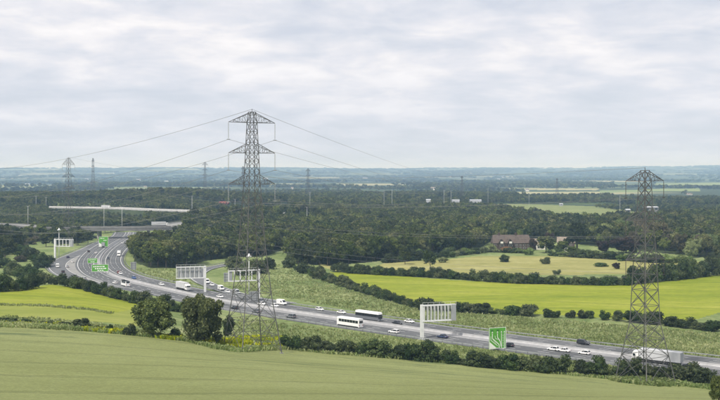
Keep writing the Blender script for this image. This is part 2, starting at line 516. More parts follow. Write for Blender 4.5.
# smooth it so the carriageways bend evenly
for _ in range(60):
    MAIN[1:-1] = 0.25 * MAIN[:-2] + 0.5 * MAIN[1:-1] + 0.25 * MAIN[2:]
ONSLIP = spline([flat(*p)[:2] for p in ((290, 303.5), (268, 300.5), (250, 297.5), (232, 292.5), (214, 286.5), (203, 281.5), (197, 276), (203, 270), (216, 266.5), (236, 263), (252, 262))], 3.0)
OFFSLIP = spline([flat(*p)[:2] for p in ((150, 295), (115, 288.5), (90, 283), (72, 277), (60.5, 271), (57.5, 265.5), (63, 260), (75, 254.5), (88, 249), (99, 243.5), (112, 239))], 4.0)
A2 = spline([(-560, 1575), (-456, 1535), (-350, 1490), (-284, 1425), (-201, 1360), (-117, 1300), (-40, 1262)], 10.0)
RAMP = spline([(-172, 1000), (-184, 1040), (-184, 1085), (-150, 1165), (-110, 1240), (-60, 1290)], 6.0)
OVER = spline([(-560, 1120), (-363, 1050), (-300, 995), (-222, 985), (-172, 1000), (-60, 1050)], 6.0)


def near_dist(P, X, Y):
    """distance to a polyline's points, vectorised in chunks"""
    X = np.atleast_1d(X)
    Y = np.atleast_1d(Y)
    best = np.full(X.shape, 1e9)
    idx = np.zeros(X.shape, int)
    for k, (a, b) in enumerate(P):
        d = (X - a) ** 2 + (Y - b) ** 2
        m = d < best
        best[m] = d[m]
        idx[m] = k
    return np.sqrt(best), idx


CP = []
for (x, y, D) in ((0, 327, 300), (-80, 326, 300), (60, 329, 300), (150, 336, 300), (200, 341, 300), (250, 351, 300), (300, 350, 312), (360, 356, 315), (430, 362, 314), (500, 369, 312),
                  (600, 377, 309), (645, 381, 304), (700, 388, 296), (760, 394, 290),
                  (0, 400, 150), (180, 400, 150), (360, 400, 150), (540, 400, 152), (720, 400, 160), (0, 360, 215), (180, 366, 215), (360, 373, 225), (540, 384, 228), (680, 391, 235),
                  (0, 318, 335), (80, 318, 335), (0, 304, 385), (90, 304, 385), (70, 286, 468), (0, 290, 450), (-80, 290, 450), (140, 304, 438), (185, 310, 415), (230, 325, 385)):
    CP.append(at(x, y, D))
CP += [(0, 0, 57), (-80, 0, 57), (80, 0, 56), (0, 75, 43), (-70, 75, 43), (70, 75, 42), (0, -120, 64), (-200, 100, 50), (200, 100, 38), (-260, 300, 18), (250, 200, 12), (-300, -50, 60), (300, -50, 45)]
for (x, y) in ((720, 367), (645, 358), (560, 348), (450, 335), (368, 323), (300, 313), (250, 305), (200, 297), (150, 285), (120, 278), (100, 266), (60, 268), (640, 318), (450, 311), (330, 285), (560, 283), (400, 276), (690, 278), (0, 262), (20, 250), (540, 256), (300, 262), (100, 245), (-60, 262)):
    CP.append(flat(x, y))
CP += [(-500, 700, 0), (500, 600, 0), (300, 400, 0), (-500, 1000, 0), (500, 1000, 0), (0, 1100, 0), (0, 850, 0), (-300, 1200, 0), (300, 1250, 0), (-420, 560, 3)]
CP = np.array(CP)


def tps_kernel(r2):
    return 0.5 * r2 * np.log(r2 + 1e-9)


_S = 0.01
_A = CP[:, :2] * _S
_n = len(_A)
_K = tps_kernel(((_A[:, None] - _A[None]) ** 2).sum(-1)) + np.eye(_n) * 0.02
_P = np.hstack([np.ones((_n, 1)), _A])
_W = np.linalg.solve(np.vstack([np.hstack([_K, _P]), np.hstack([_P.T, np.zeros((3, 3))])]), np.concatenate([CP[:, 2], np.zeros(3)]))


def sstep(a, b, x):
    t = np.clip((x - a) / (b - a), 0, 1)
    return t * t * (3 - 2 * t)


def wavy(X, Y, s, seed):
    r = np.random.default_rng(seed)
    v = 0
    for k in range(7):
        th, ph = r.uniform(0, 6.28, 2)
        f = s * (1.0 + 0.75 * k)
        v = v + np.sin((X * math.cos(th) + Y * math.sin(th)) * f + ph) / (1 + 0.6 * k)
    return v / 2.6


def height(X, Y):
    X = np.atleast_1d(np.asarray(X, float))
    Y = np.atleast_1d(np.asarray(Y, float))
    z = np.zeros(X.shape)
    near = (Y < 1300) & (np.abs(X) < 700)
    if near.any():
        x, y = X[near] * _S, Y[near] * _S
        v = _W[_n] + _W[_n + 1] * x + _W[_n + 2] * y
        for k in range(_n):
            v = v + _W[k] * tps_kernel((x - _A[k, 0]) ** 2 + (y - _A[k, 1]) ** 2)
        v = v * (1 - sstep(850, 1100, Y[near])) * (1 - sstep(430, 690, np.abs(X[near])))
        z[near] = v
    side = (Y < 900) & (np.abs(X) >= 430)
    # wooded rise beyond the junction, low hills on the skyline
    z += 24 * np.exp(-(((X + 360) / 260) ** 2 + ((Y - 1800) / 260) ** 2))
    z += 20 * np.exp(-(((X + 760) / 220) ** 2 + ((Y - 1650) / 330) ** 2))
    z += 7 * np.exp(-(((X - 60) / 420) ** 2 + ((Y - 2350) / 260) ** 2))
    far = sstep(6500, 16000, Y)
    ridge = 138 + 22 * wavy(X, Y, 0.00035, 3) + 16 * wavy(X, Y, 0.0011, 5) + 26 * sstep(1000, 6000, X) - 14 * sstep(-1500, -6000, X)
    z += far * ridge
    z += sstep(2500, 5000, Y) * (1 - far) * (6 + 9 * wavy(X, Y, 0.0016, 9))
    z -= sstep(22000, 38000, Y) * 140
    return z


def corridor(z, X, Y):
    """cut and fill for the roads"""
    d, _ = near_dist(MAIN, X, Y)
    w = 1 - sstep(18.5, 38.0, d)
    z = z * (1 - w) + (-0.35) * w
    for P, hw in ((ONSLIP, 7.0), (OFFSLIP, 8.0)):
        d, _ = near_dist(P, X, Y)
        w = 1 - sstep(hw, hw + 14, d)
        z = z * (1 - w) + (-0.35) * w
    for P, hgt, hw in ((A2, 10.6, 13.0), (RAMP, 8.6, 8.0)):
        d, _ = near_dist(P, X, Y)
        w = 1 - sstep(hw, hw + 18, d)
        dm, _ = near_dist(MAIN, X, Y)
        w = w * sstep(26, 45, dm)
        z = np.maximum(z, z * (1 - w) + hgt * w)
    return z


def ground_z(x, y):
    X, Y = np.array([x], float), np.array([y], float)
    z = height(X, Y)
    if y < 1800:
        z = corridor(z, X, Y)
    return float(z[0])


_DS = np.geomspace(105, 9000, 2600)


def G(x, y):
    """pixel -> point where its ray meets the ground"""
    X = (x - 360.0) / F * _DS
    z = height(X, _DS)
    ray = CAMZ - (y - YH) / F * _DS
    k = np.argmax(ray <= z)
    d = _DS[k]
    X = (x - 360.0) / F * d
    return (X, d, ground_z(X, d))


def in_poly(px, py, poly):
    inside = np.zeros(px.shape, bool)
    n = len(poly)
    j = n - 1
    for i in range(n):
        xi, yi = poly[i]
        xj, yj = poly[j]
        c = ((yi > py) != (yj > py)) & (px < (xj - xi) * (py - yi) / (yj - yi + 1e-12) + xi)
        inside ^= c
        j = i
    return inside


EDGE = [(-400, 326), (-100, 326), (0, 327), (60, 329), (110, 333), (150, 337), (185, 341), (210, 348), (237, 352.5), (285, 349), (330, 353.5), (400, 359), (450, 363.5), (500, 369), (560, 374.5), (620, 380), (700, 388), (740, 394), (1100, 420)]
POLY = {
    'wheat': EDGE + [(1500, 3000), (-1500, 3000)],
    'barley_left': [(-200, 288), (0, 291), (30, 288), (50, 284.5), (75, 287.5), (100, 294), (140, 303), (136, 309), (110, 313.5), (90, 309.5), (40, 305.5), (0, 305), (-200, 305)],
    'barley2': [(-200, 305), (0, 305), (40, 305.5), (90, 309.5), (110, 313.5), (136, 309), (160, 322), (150, 328), (110, 323), (60, 319.5), (0, 316.5), (-200, 316)],
    'barley_right': [(330, 272), (350, 272.5), (400, 276), (450, 280), (500, 282.5), (560, 284.5), (620, 285), (660, 281), (720, 275), (900, 262), (900, 330), (740, 312), (722, 312), (690, 321), (650, 321), (560, 315.5), (500, 311.5), (450, 309), (420, 305), (400, 301), (380, 294), (350, 284), (335, 277)],
    'meadow': [(376, 266), (388, 262), (440, 260), (480, 256), (540, 256), (600, 257.5), (640, 261), (720, 262), (720, 266), (690, 268), (640, 274), (560, 275), (470, 274), (440, 273), (400, 271), (378, 270.5)],
    'meadow_small': [(318, 262), (330, 266), (372, 267), (372, 271), (335, 271), (320, 266)],
    'olive': [(498, 203.6), (540, 204.4), (600, 206.5), (640, 210), (650, 219), (600, 225), (560, 221), (530, 218), (496, 211)],
    'straw': [(496, 188), (600, 188.6), (596, 190.2), (560, 190), (500, 189.6)],
    'straw2': [(505, 192), (590, 192.5), (600, 197), (560, 199.5), (520, 198.5)],
    'lime': [(655, 183.2), (760, 182.2), (760, 186), (700, 187), (660, 186)],
    'lime2': [(640, 189), (700, 188.5), (700, 191), (650, 191.5)],
    'lime3': [(362, 192.5), (420, 191), (420, 193.5), (362, 196)],
    'lime4': [(600, 190.5), (640, 190), (640, 192), (600, 193)],
}
WOODS = {
    'A': [(134, 262), (150, 268), (182, 268), (205, 261), (238, 257), (262, 257), (284, 250), (292, 264), (330, 266), (372, 262), (405, 257), (440, 255), (480, 248), (490, 242), (545, 241), (600, 247), (650, 252), (690, 256), (725, 260), (760, 258), (800, 215), (690, 217), (640, 221), (600, 225), (540, 220), (505, 213), (470, 208), (420, 206), (380, 207), (340, 208), (300, 212), (262, 218), (230, 222), (200, 227), (172, 232), (140, 241), (133, 250)],
    'B': [(-60, 262), (0, 259), (16, 251), (28, 240), (48, 238), (54, 245), (80, 243), (98, 237.5), (85, 231.5), (40, 230), (0, 227), (-60, 226)],
    'C': [(-90, 222), (40, 226), (95, 228), (140, 228), (165, 224), (200, 218.5), (250, 216), (205, 213), (160, 211), (115, 209), (50, 208), (-90, 205)],
    'E': [(596, 208), (640, 213), (700, 215), (800, 217), (800, 209), (640, 206.5)],
    'D': [(-120, 207), (50, 206.5), (115, 207.5), (150, 209), (205, 211.5), (260, 213), (330, 209), (420, 205), (520, 204.5), (600, 204), (640, 206), (800, 207), (800, 201), (520, 201), (430, 200), (330, 200.5), (250, 203), (200, 201), (-120, 200)],
}

# ground sheet: fine where the fields are, coarse towards the horizon
rowsD = [-150, -60, 0, 40, 80, 110]
d_ = 125.0
while d_ < 1250:
    rowsD.append(d_)
    d_ *= 1.0075
while d_ < 42000:
    rowsD.append(d_)
    d_ *= 1.009 if d_ < 2600 else 1.02
rowsD = np.array(rowsD)
ucol = np.concatenate([np.linspace(-0.95, -0.375, 24), np.linspace(-0.37, 0.37, 520), np.linspace(0.375, 0.95, 24)])
Dg, Ug = np.meshgrid(rowsD, ucol, indexing='ij')
Xg = Ug * np.maximum(Dg, 330.0 + 0 * Dg) if False else Ug * (np.maximum(Dg, 100.0) + 60.0)
Yg = Dg
Zg = height(Xg.ravel(), Yg.ravel())
nearm = Yg.ravel() < 1900
zz = Zg.copy()
zz[nearm] = corridor(Zg[nearm], Xg.ravel()[nearm], Yg.ravel()[nearm])
zz += np.where((Yg.ravel() > 115) & (Yg.ravel() < 330), 0.10 * wavy(Xg.ravel(), Yg.ravel(), 0.16, 21), 0)
V = np.stack([Xg.ravel(), Yg.ravel(), zz], 1)
nr, nc = Dg.shape
ii = (np.arange(nr - 1)[:, None] * nc + np.arange(nc - 1)[None]).ravel()
Q = np.stack([ii, ii + 1, ii + nc + 1, ii + nc], 1)
C = V[Q].mean(1)
Cd = np.maximum(C[:, 1], 1.0)
cpx = 360 + C[:, 0] / Cd * F
cpy = YH + (CAMZ - C[:, 2]) / Cd * F
cpx = np.where(C[:, 1] < 60, 360, cpx)
cpy = np.where(C[:, 1] < 60, 2000, cpy)
reg = np.full(len(Q), 'ground', dtype=object)
reg[C[:, 1] > 1350] = 'plain'
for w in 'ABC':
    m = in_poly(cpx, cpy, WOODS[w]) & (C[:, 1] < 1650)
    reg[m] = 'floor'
for k_ in ('lime', 'lime2', 'lime3', 'lime4', 'straw', 'straw2', 'olive', 'meadow_small', 'meadow', 'barley_right', 'barley2', 'barley_left', 'wheat'):
    reg[in_poly(cpx, cpy, POLY[k_])] = k_
reg[(C[:, 1] < 140)] = 'wheat'
reg[(reg == 'barley_left') & (C[:, 1] < 340)] = 'ground'
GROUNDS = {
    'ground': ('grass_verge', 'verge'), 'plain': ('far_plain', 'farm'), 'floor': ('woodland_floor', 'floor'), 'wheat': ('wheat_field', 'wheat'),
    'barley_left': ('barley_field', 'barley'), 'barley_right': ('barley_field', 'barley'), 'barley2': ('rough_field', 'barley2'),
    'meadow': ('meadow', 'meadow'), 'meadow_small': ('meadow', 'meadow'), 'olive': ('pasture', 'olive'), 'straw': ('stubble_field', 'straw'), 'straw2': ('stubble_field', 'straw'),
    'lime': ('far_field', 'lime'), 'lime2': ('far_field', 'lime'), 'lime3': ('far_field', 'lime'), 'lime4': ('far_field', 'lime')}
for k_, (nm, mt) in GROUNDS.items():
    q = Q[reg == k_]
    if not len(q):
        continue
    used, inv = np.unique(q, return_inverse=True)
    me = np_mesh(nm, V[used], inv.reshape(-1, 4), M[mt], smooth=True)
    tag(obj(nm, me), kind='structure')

# ------------------------------------------------------------------ roads


def frames(P):
    T = np.gradient(P, axis=0)
    T /= np.linalg.norm(T, axis=1)[:, None]
    return T, np.stack([-T[:, 1], T[:, 0]], 1)      # +normal = left of travel = the side nearer the camera


def ribbon(P, o0, o1, z0, z1=None, i0=0, i1=None):
    """flat strip between two offsets of a polyline"""
    T, Nn = frames(P)
    i1 = len(P) if i1 is None else i1
    z1 = z0 if z1 is None else z1
    f0 = o0 if callable(o0) else (lambda k: o0)
    f1 = o1 if callable(o1) else (lambda k: o1)
    a = np.array([[*(P[k] + Nn[k] * f0(k)), z0] for k in range(i0, i1)])
    b = np.array([[*(P[k] + Nn[k] * f1(k)), z1] for k in range(i0, i1)])
    return a, b


def strip_mesh(mb, a, b):
    base = len(mb.v)
    n = len(a)
    mb.v += [tuple(p) for p in a] + [tuple(p) for p in b]
    for k in range(n - 1):
        mb.f.append((base + k, base + k + 1, base + n + k + 1, base + n + k))


def profile_sweep(P, prof, name, mat, parent=None, i0=0, i1=None, z=0.0):
    """closed cross-section (offset, height) swept along a polyline"""
    T, Nn = frames(P)
    i1 = len(P) if i1 is None else i1
    rings = [[(*(P[k] + Nn[k] * o), h + z) for o, h in prof] for k in range(i0, i1)]
    return MB().loft(rings).build(name, mat, parent)


HW, MED = 15.8, 3.4


def medw(k):
    """the paved reserve narrows towards the junction"""
    return 3.2 - 1.8 * float(sstep(560, 680, MAIN[k, 1]))


def nmedw(k):
    return -medw(k)


road = MB()
strip_mesh(road, *ribbon(MAIN, medw, HW, 0.02))
strip_mesh(road, *ribbon(MAIN, HW, HW + 0.6, 0.02, -0.4))
mw = tag(road.build('motorway', M['asphalt']), kind='structure')
road = MB()
strip_mesh(road, *ribbon(MAIN, -HW, nmedw, 0.02))
strip_mesh(road, *ribbon(MAIN, -HW - 0.6, -HW, -0.4, 0.02))
mw2 = tag(road.build('motorway', M['asphalt']), kind='structure')
med = MB()
strip_mesh(med, *ribbon(MAIN, nmedw, medw, 0.14))
strip_mesh(med, *ribbon(MAIN, medw, lambda k: medw(k) + 0.06, 0.14, 0.0))
strip_mesh(med, *ribbon(MAIN, lambda k: -medw(k) - 0.06, nmedw, 0.0, 0.14))
tag(med.build('central_reserve', M['concrete']), kind='structure')
r1 = MB()
strip_mesh(r1, *ribbon(ONSLIP, -4.5, 4.5, 0.012))
tag(r1.build('slip_road', M['asphalt']), kind='structure')
r1 = MB()
strip_mesh(r1, *ribbon(OFFSLIP, -5.5, 6.5, 0.012))
tag(r1.build('slip_road', M['asphalt']), kind='structure')
# paved wedge between the slip road and the carriageway
dO, iO = near_dist(OFFSLIP, MAIN[:, 0], MAIN[:, 1])
T_, N_ = frames(MAIN)
TO_, NO_ = frames(OFFSLIP)
aw, bw = [], []
for k in range(len(MAIN)):
    e = OFFSLIP[iO[k]] - NO_[iO[k]] * 5.4
    s_ = MAIN[k] + N_[k] * (HW - 0.3)
    if dO[k] < 62 and 0 < iO[k] < len(OFFSLIP) - 1:
        aw.append((*e, 0.008))
        bw.append((*s_, 0.008))
wg = MB()
strip_mesh(wg, aw, bw)
tag(wg.build('paved_wedge', M['old_road']), kind='structure')

# paint: edge lines and lane dashes
mk = MB()
for sg in (1, -1):
    for o in (MED + 0.5, HW - 1.6):
        strip_mesh(mk, *ribbon(MAIN, sg * o - 0.12, sg * o + 0.12, 0.028))
    for o in (MED + 3.9, MED + 7.3):
        for k in range(0, len(MAIN) - 2, 3):
            if near_dist(np.array([[0, 0]]), MAIN[k, 0], MAIN[k, 1])[0][0] < 1300:
                strip_mesh(mk, *ribbon(MAIN, sg * o - 0.1, sg * o + 0.1, 0.028, None, k, k + 2))
tag(mk.build('lane_markings', M['marking'], mw), kind='structure')
wt = MB()
for sg in (1, -1):
    for o in (MED + 2.2, MED + 5.6, MED + 9.0):
        for q in (-0.85, 0.85):
            strip_mesh(wt, *ribbon(MAIN, sg * o + q - 0.36, sg * o + q + 0.36, 0.0235))
tag(wt.build('wheel_tracks', M['worn_track'], mw), kind='structure')
mk = MB()
for P, o in ((ONSLIP, 4.0), (OFFSLIP, 5.2)):
    for sg in (1, -1):
        strip_mesh(mk, *ribbon(P, sg * o - 0.12, sg * o + 0.12, 0.018))
tag(mk.build('edge_lines', M['marking'], mw2), kind='structure')
bar_ = profile_sweep(MAIN, [(-0.35, 0.1), (-0.12, 0.55), (-0.1, 1.05), (0.1, 1.05), (0.12, 0.55), (0.35, 0.1)], 'central_barrier', M['barrier'])
tag(bar_, 'long pale concrete barrier down the middle of the motorway', 'barrier')


def guard_rail(P, off, label, i0, i1, z=0.0):
    T, Nn = frames(P)
    t = thing('guard_rail', label, 'guard rail', (*(P[i0] + Nn[i0] * off), z))
    o = Vector((*(P[i0] + Nn[i0] * off), 0))
    m = MB()
    rings = []
    for k in range(i0, i1):
        c = P[k] + Nn[k] * off
        rings.append([(c[0] + Nn[k][0] * a - o[0], c[1] + Nn[k][1] * a - o[1], b) for a, b in ((-0.05, 0.45), (0.05, 0.45), (0.05, 0.76), (-0.05, 0.76))])
    m.loft(rings)
    m.build('rail', M['steel_grey'], t)
    p = MB()
    for k in range(i0, i1):
        c = P[k] + Nn[k] * (off + 0.12) - np.array(o[:2])
        p.box(c[0] - 0.06, c[0] + 0.06, c[1] - 0.06, c[1] + 0.06, -0.5, 0.7)
    q = p.build('posts', M['steel'], t)
    q['kind'] = 'stuff'


nvis = int(np.argmax(MAIN[:, 1] > 900))
guard_rail(MAIN, -HW - 1.2, 'steel crash barrier along the far edge of the motorway', 4, nvis)
guard_rail(MAIN, HW + 1.2, 'steel crash barrier along the near edge of the motorway', 4, int(np.argmax(MAIN[:, 1] > 470)))
guard_rail(ONSLIP, 5.4, 'steel crash barrier along the curving slip road', 6, len(ONSLIP) - 4)
guard_rail(OFFSLIP, 7.4, 'steel crash barrier round the outside of the left slip road bend', 8, len(OFFSLIP) - 4)


def elevated(name, P, hw, z, label, cat, slab=1.2, piers=None, mat_par='barrier', mat_deck='barrier'):
    o = (P[0][0], P[0][1], 0)
    t = thing(name, label, cat, o)
    L = P - P[0]
    profile_sweep(L, [(-hw, z - slab), (hw, z - slab), (hw, z), (-hw, z)], 'deck', M[mat_deck], t)
    m = MB()
    strip_mesh(m, *ribbon(L, -hw + 0.5, hw - 0.5, z + 0.02))
    m.build('carriageway', M['old_road'], t)
    for sg in (1, -1):
        profile_sweep(L, [(sg * hw - 0.25, z - 0.3), (sg * hw + 0.25, z - 0.3), (sg * hw + 0.2, z + 1.0), (sg * hw - 0.2, z + 1.0)], 'parapet', M[mat_par], t)
    if piers is not None:
        T, Nn = frames(L)
        for k in piers:
            for s in (-0.6, 0.0, 0.6):
                c = L[k] + Nn[k] * hw * s
                MB().lathe([(0.7, -1.0), (0.7, z - slab + 0.02)], (c[0], c[1], 0), 10).build('pier', M['barrier'], t)
    return t


dm_, _ = near_dist(MAIN, OVER[:, 0], OVER[:, 1])
kc = int(np.argmin(dm_))
elevated('road_bridge', OVER, 9.0, 9.6, 'concrete road bridge with parapets crossing over the motorway', 'bridge', 2.5, [k for k in range(4, len(OVER) - 2, 4) if dm_[k] > 20], 'bridge_concrete', 'bridge_concrete')
elevated('elevated_road', A2, 12.0, 11.6, 'pale walled dual carriageway on an embankment beyond the bridge', 'road', 1.2, None, 'parapet_pale')
elevated('ramp_road', RAMP, 6.5, 9.3, 'pale walled ramp curving away behind the wood', 'road', 1.2, None, 'parapet_pale')


# ------------------------------------------------------------------ pylons and cables
LINE_DIR = Vector((-0.54, 0.84, 0)).normalized()
ARM_RZ = math.atan2(LINE_DIR.x * -1, LINE_DIR.y)      # arms square to the line
UNIT = {}


def unit_beam(mat):
    if mat not in UNIT:
        UNIT[mat] = MB().box(-0.5, 0.5, -0.5, 0.5, 0, 1).mesh('lattice_member', M[mat])
    return UNIT[mat]


def member(name, a, b, w, parent, mat='steel'):
    a, b = Vector(a), Vector(b)
    d = b - a
    o = obj(name, unit_beam(mat), parent)
    o.location = a
    o.rotation_euler = d.to_track_quat('Z', 'Y').to_euler()
    o.scale = (w, w, d.length)
    return o


def half_at(prof, z):
    for (z0, h0), (z1, h1) in zip(prof[:-1], prof[1:]):
        if z0 <= z <= z1:
            return h0 + (h1 - h0) * (z - z0) / (z1 - z0)
    return prof[-1][1]


def pylon(label, loc, rz, prof, arms, span, levels, detail=True, w=1.0, ins_mat='insulator', group=None, ins_len=4.8):
    """lattice tower: prof (height, half width), arms (height of lower chord)"""
    t = thing('electricity_pylon', label, 'pylon', loc, rz, group)
    H = prof[-1][0]
    for sx in (-1, 1):
        for sy in (-1, 1):
            m = MB()
            m.bar((sx * prof[0][1] * 1.05, sy * prof[0][1] * 1.05, -3.0), (sx * prof[0][1], sy * prof[0][1], 0), 0.145 * w)
            for (z0, h0), (z1, h1) in zip(prof[:-1], prof[1:]):
                m.bar((sx * h0, sy * h0, z0), (sx * h1, sy * h1, z1), 0.145 * w * (1 - 0.4 * z0 / H), 0.145 * w * (1 - 0.4 * z1 / H))
            m.build('leg', M['steel'], t)
            if detail:
                h0 = prof[0][1]
                fz = ground_z(loc[0] + sx * h0 * math.cos(rz) - sy * h0 * math.sin(rz), loc[1] + sx * h0 * math.sin(rz) + sy * h0 * math.cos(rz)) - loc[2]
                MB().box(sx * h0 - 0.4, sx * h0 + 0.4, sy * h0 - 0.4, sy * h0 + 0.4, fz - 0.8, fz + 0.3).build('footing', M['old_road'], t)
    joined = MB()

    def mem(name, a, b, ww):
        if detail:
            member(name, a, b, ww * w, t)
        else:
            joined.bar(a, b, ww * w * 0.6)

    for z0, z1 in zip(levels[:-1], levels[1:]):
        h0, h1 = half_at(prof, z0), half_at(prof, z1)
        for fx in range(4):
            c, s = [(1, 0), (0, 1), (-1, 0), (0, -1)][fx]

            def pt(side, h, z):
                return (c * h - s * side * h, s * h + c * side * h, z)
            mem('brace', pt(-1, h0, z0), pt(1, h1, z1), 0.095)
            mem('brace', pt(1, h0, z0), pt(-1, h1, z1), 0.095)
            if z0 > 1:
                mem('girt', pt(-1, h0, z0), pt(1, h0, z0), 0.09)
            if detail and z1 - z0 > 8:
                zm = (z0 + z1) / 2
                hm = (h0 + h1) / 2
                mem('brace', pt(-1, hm, zm), pt(0, hm, zm), 0.1)
                mem('brace', pt(1, hm, zm), pt(0, hm, zm), 0.1)
    if not detail:
        joined.build('bracing', M['steel'], t)
    tips = []
    for ai, za in enumerate(arms):
        h = half_at(prof, za)
        rise = (H - za - 0.3) if ai == 0 else 2.6
        hu = half_at(prof, za + rise)
        for sx in (-1, 1):
            m = MB()
            tip = Vector((sx * span, 0, za))
            for sy in (-1, 1):
                lo, up = Vector((sx * h, sy * h, za)), Vector((sx * hu, sy * hu, za + rise))
                m.bar(lo, tip, 0.10 * w, 0.08 * w)
                m.bar(up, tip, 0.09 * w, 0.07 * w)
                for q in (0.25, 0.5, 0.75):
                    m.bar(lo.lerp(tip, q), up.lerp(tip, q), 0.05 * w)
                    m.bar(lo.lerp(tip, q - 0.25), up.lerp(tip, q), 0.045 * w)
            for q in (0.3, 0.6):
                m.bar(Vector((sx * h, -h, za)).lerp(tip, q), Vector((sx * h, h, za)).lerp(tip, q), 0.045 * w)
            m.build('cross_arm', M['steel'], t)
            ins = MB()
            prf = [(0.03, 0.0)]
            nd = 14 if detail else 5
            for q in range(nd):
                zz0 = -0.3 - q * (ins_len - 0.6) / nd
                st = (ins_len - 0.6) / nd
                prf += [(0.05, zz0), (0.13 * w, zz0 - st * 0.35), (0.13 * w, zz0 - st * 0.5), (0.05, zz0 - st * 0.6)]
            prf.append((0.05, -ins_len))
            ins.lathe(list(reversed(prf)), tip, 8)
            if detail:
                ins.box(tip.x - 0.5, tip.x + 0.5, tip.y - 0.06, tip.y + 0.06, tip.z - ins_len - 0.25, tip.z - ins_len)
            ins.build('insulator', M[ins_mat], t)
            tips.append(Vector((tip.x, tip.y, tip.z - ins_len - 0.1)))
    # peak cap
    hp = prof[-1][1]
    pk = MB()
    for a, b in (((-hp, -hp), (hp, -hp)), ((hp, -hp), (hp, hp)), ((hp, hp), (-hp, hp)), ((-hp, hp), (-hp, -hp))):
        pk.bar((*a, H), (*b, H), 0.09 * w)
    pk.bar((0, 0, H), (0, 0, H + 0.9), 0.07 * w)
    pk.bar((-hp, 0, H), (hp, 0, H), 0.08 * w)
    pk.build('peak', M['steel'], t)
    Mx = Matrix.Translation(Vector(loc)) @ Matrix.Rotation(rz, 4, 'Z')
    return [Mx @ p for p in tips], Mx @ Vector((0, 0, H + 0.8))


PR_L = [(0, 6.2), (15, 4.2), (30, 2.8), (47.4, 1.75), (56.3, 1.4), (65, 1.1), (68, 0.8)]
LV_L = [0, 9, 16.5, 23, 28.5, 33.5, 38.3, 43, 47.4, 51, 54, 56.3, 59.4, 62.4, 65, 68]
PR_R = [(0, 6.0), (17, 3.0), (32, 2.4), (46.5, 1.7), (58, 1.25), (61, 0.9)]
LV_R = [0, 7.5, 12.5, 17, 22, 26.5, 31, 35.4, 39.4, 43.2, 46.7, 50, 53, 55.6, 58, 61]
pl = at(252, 347, 300.0)
pr = at(645, 381, 304.0)
zl = ground_z(pl[0], pl[1])
zr = ground_z(pr[0], pr[1])
TL, KL = pylon('tall grey lattice pylon rising above the skyline, its feet in yellow flowers', (pl[0], pl[1], zl), ARM_RZ, PR_L, (65, 56.3, 47.4), 7.4, LV_L, True, 1.15)
TR, KR = pylon('dark lattice pylon standing on the right edge of the foreground field', (pr[0], pr[1], zr), ARM_RZ, PR_R, (58, 46.7, 35.4), 7.9, LV_R, True, 1.35, 'insulator_dark')
LV_S = [0, 10, 18, 25, 31, 36, 40.5, 44.5, 48, 51, 54, 57, 60, 63, 65]
PR_S = [(0, 5.5), (18, 3.7), (36, 2.4), (63, 1.3), (65, 0.9)]
p70 = at(68.5, 245, 880.0)
k70 = 1.13
T70, K70 = pylon('grey pylon rising from trees left of the motorway, its foot behind a white gantry', (p70[0], p70[1], ground_z(p70[0], p70[1])), ARM_RZ + 0.55, [(a * k70, b * 0.85) for a, b in PR_S], (60 * k70, 51 * k70, 42 * k70), 7.6, [a * k70 for a in LV_S], False, 1.05)
poff = (pl[0] - 292, pl[1] + 456)
TO, KO = pylon('pylon carrying the foreground line on beyond the left edge of the view', (poff[0], poff[1], ground_z(*poff)), ARM_RZ, PR_S, (60, 51, 42), 7.6, LV_S, False, 1.4)
p93 = at(93, 200, 1900.0)
T93, K93 = pylon('narrow distant pylon just right of the nearer left one', (p93[0], p93[1], ground_z(p93[0], p93[1])), ARM_RZ + 0.9, [(a * 1.07, b * 0.8) for a, b in PR_S], (64, 54.5, 45), 6.8, [a * 1.07 for a in LV_S], False, 1.3)
farp = []
for (x, top, D, rz, lab) in ((205, 161.5, 2050, 0.7, 'distant pylon on the skyline between the left pylons and the tall one'),
                            (308, 168, 2000, 0.9, 'distant pylon right of the tall skyline pylon'),
                            (462, 175.5, 2200, 1.0, 'thin far pylon above the pale warehouses'),
                            (557, 178, 2300, 1.0, 'thin far pylon in front of the pale far field'),
                            (243, 166, 1900, 1.2, 'faint far pylon seen through the tall pylon')):
    X = (x - 360) / F * D
    topz = CAMZ - (top - YH) / F * D
    gz = ground_z(X, D)
    h = topz - gz
    k = h / 66.0
    pf = [(a * k, b * 0.75) for a, b in PR_S]
    farp.append(pylon(lab, (X, D, gz), rz, pf, (60 * k, 51 * k, 42 * k), 7.0, [a * k for a in LV_S], False, 1.4))


def cable(a, b, sag, label, group, r=0.07, n=40):
    a, b = Vector(a), Vector(b)
    t = thing_loc = a.copy()
    rings = []
    side = (b - a).cross(Vector((0, 0, 1))).normalized()
    for i in range(n + 1):
        q = i / n
        p = a.lerp(b, q) - Vector((0, 0, 4 * sag * q * (1 - q))) - a
        rings.append([tuple(p + side * r * c + Vector((0, 0, r * s))) for c, s in ((1, 0), (0, 1), (-1, 0), (0, -1))])
    o = MB().loft(rings).build('power_cable', M['wire'], None)
    o.location = a
    tag(o, label, 'cable', group)


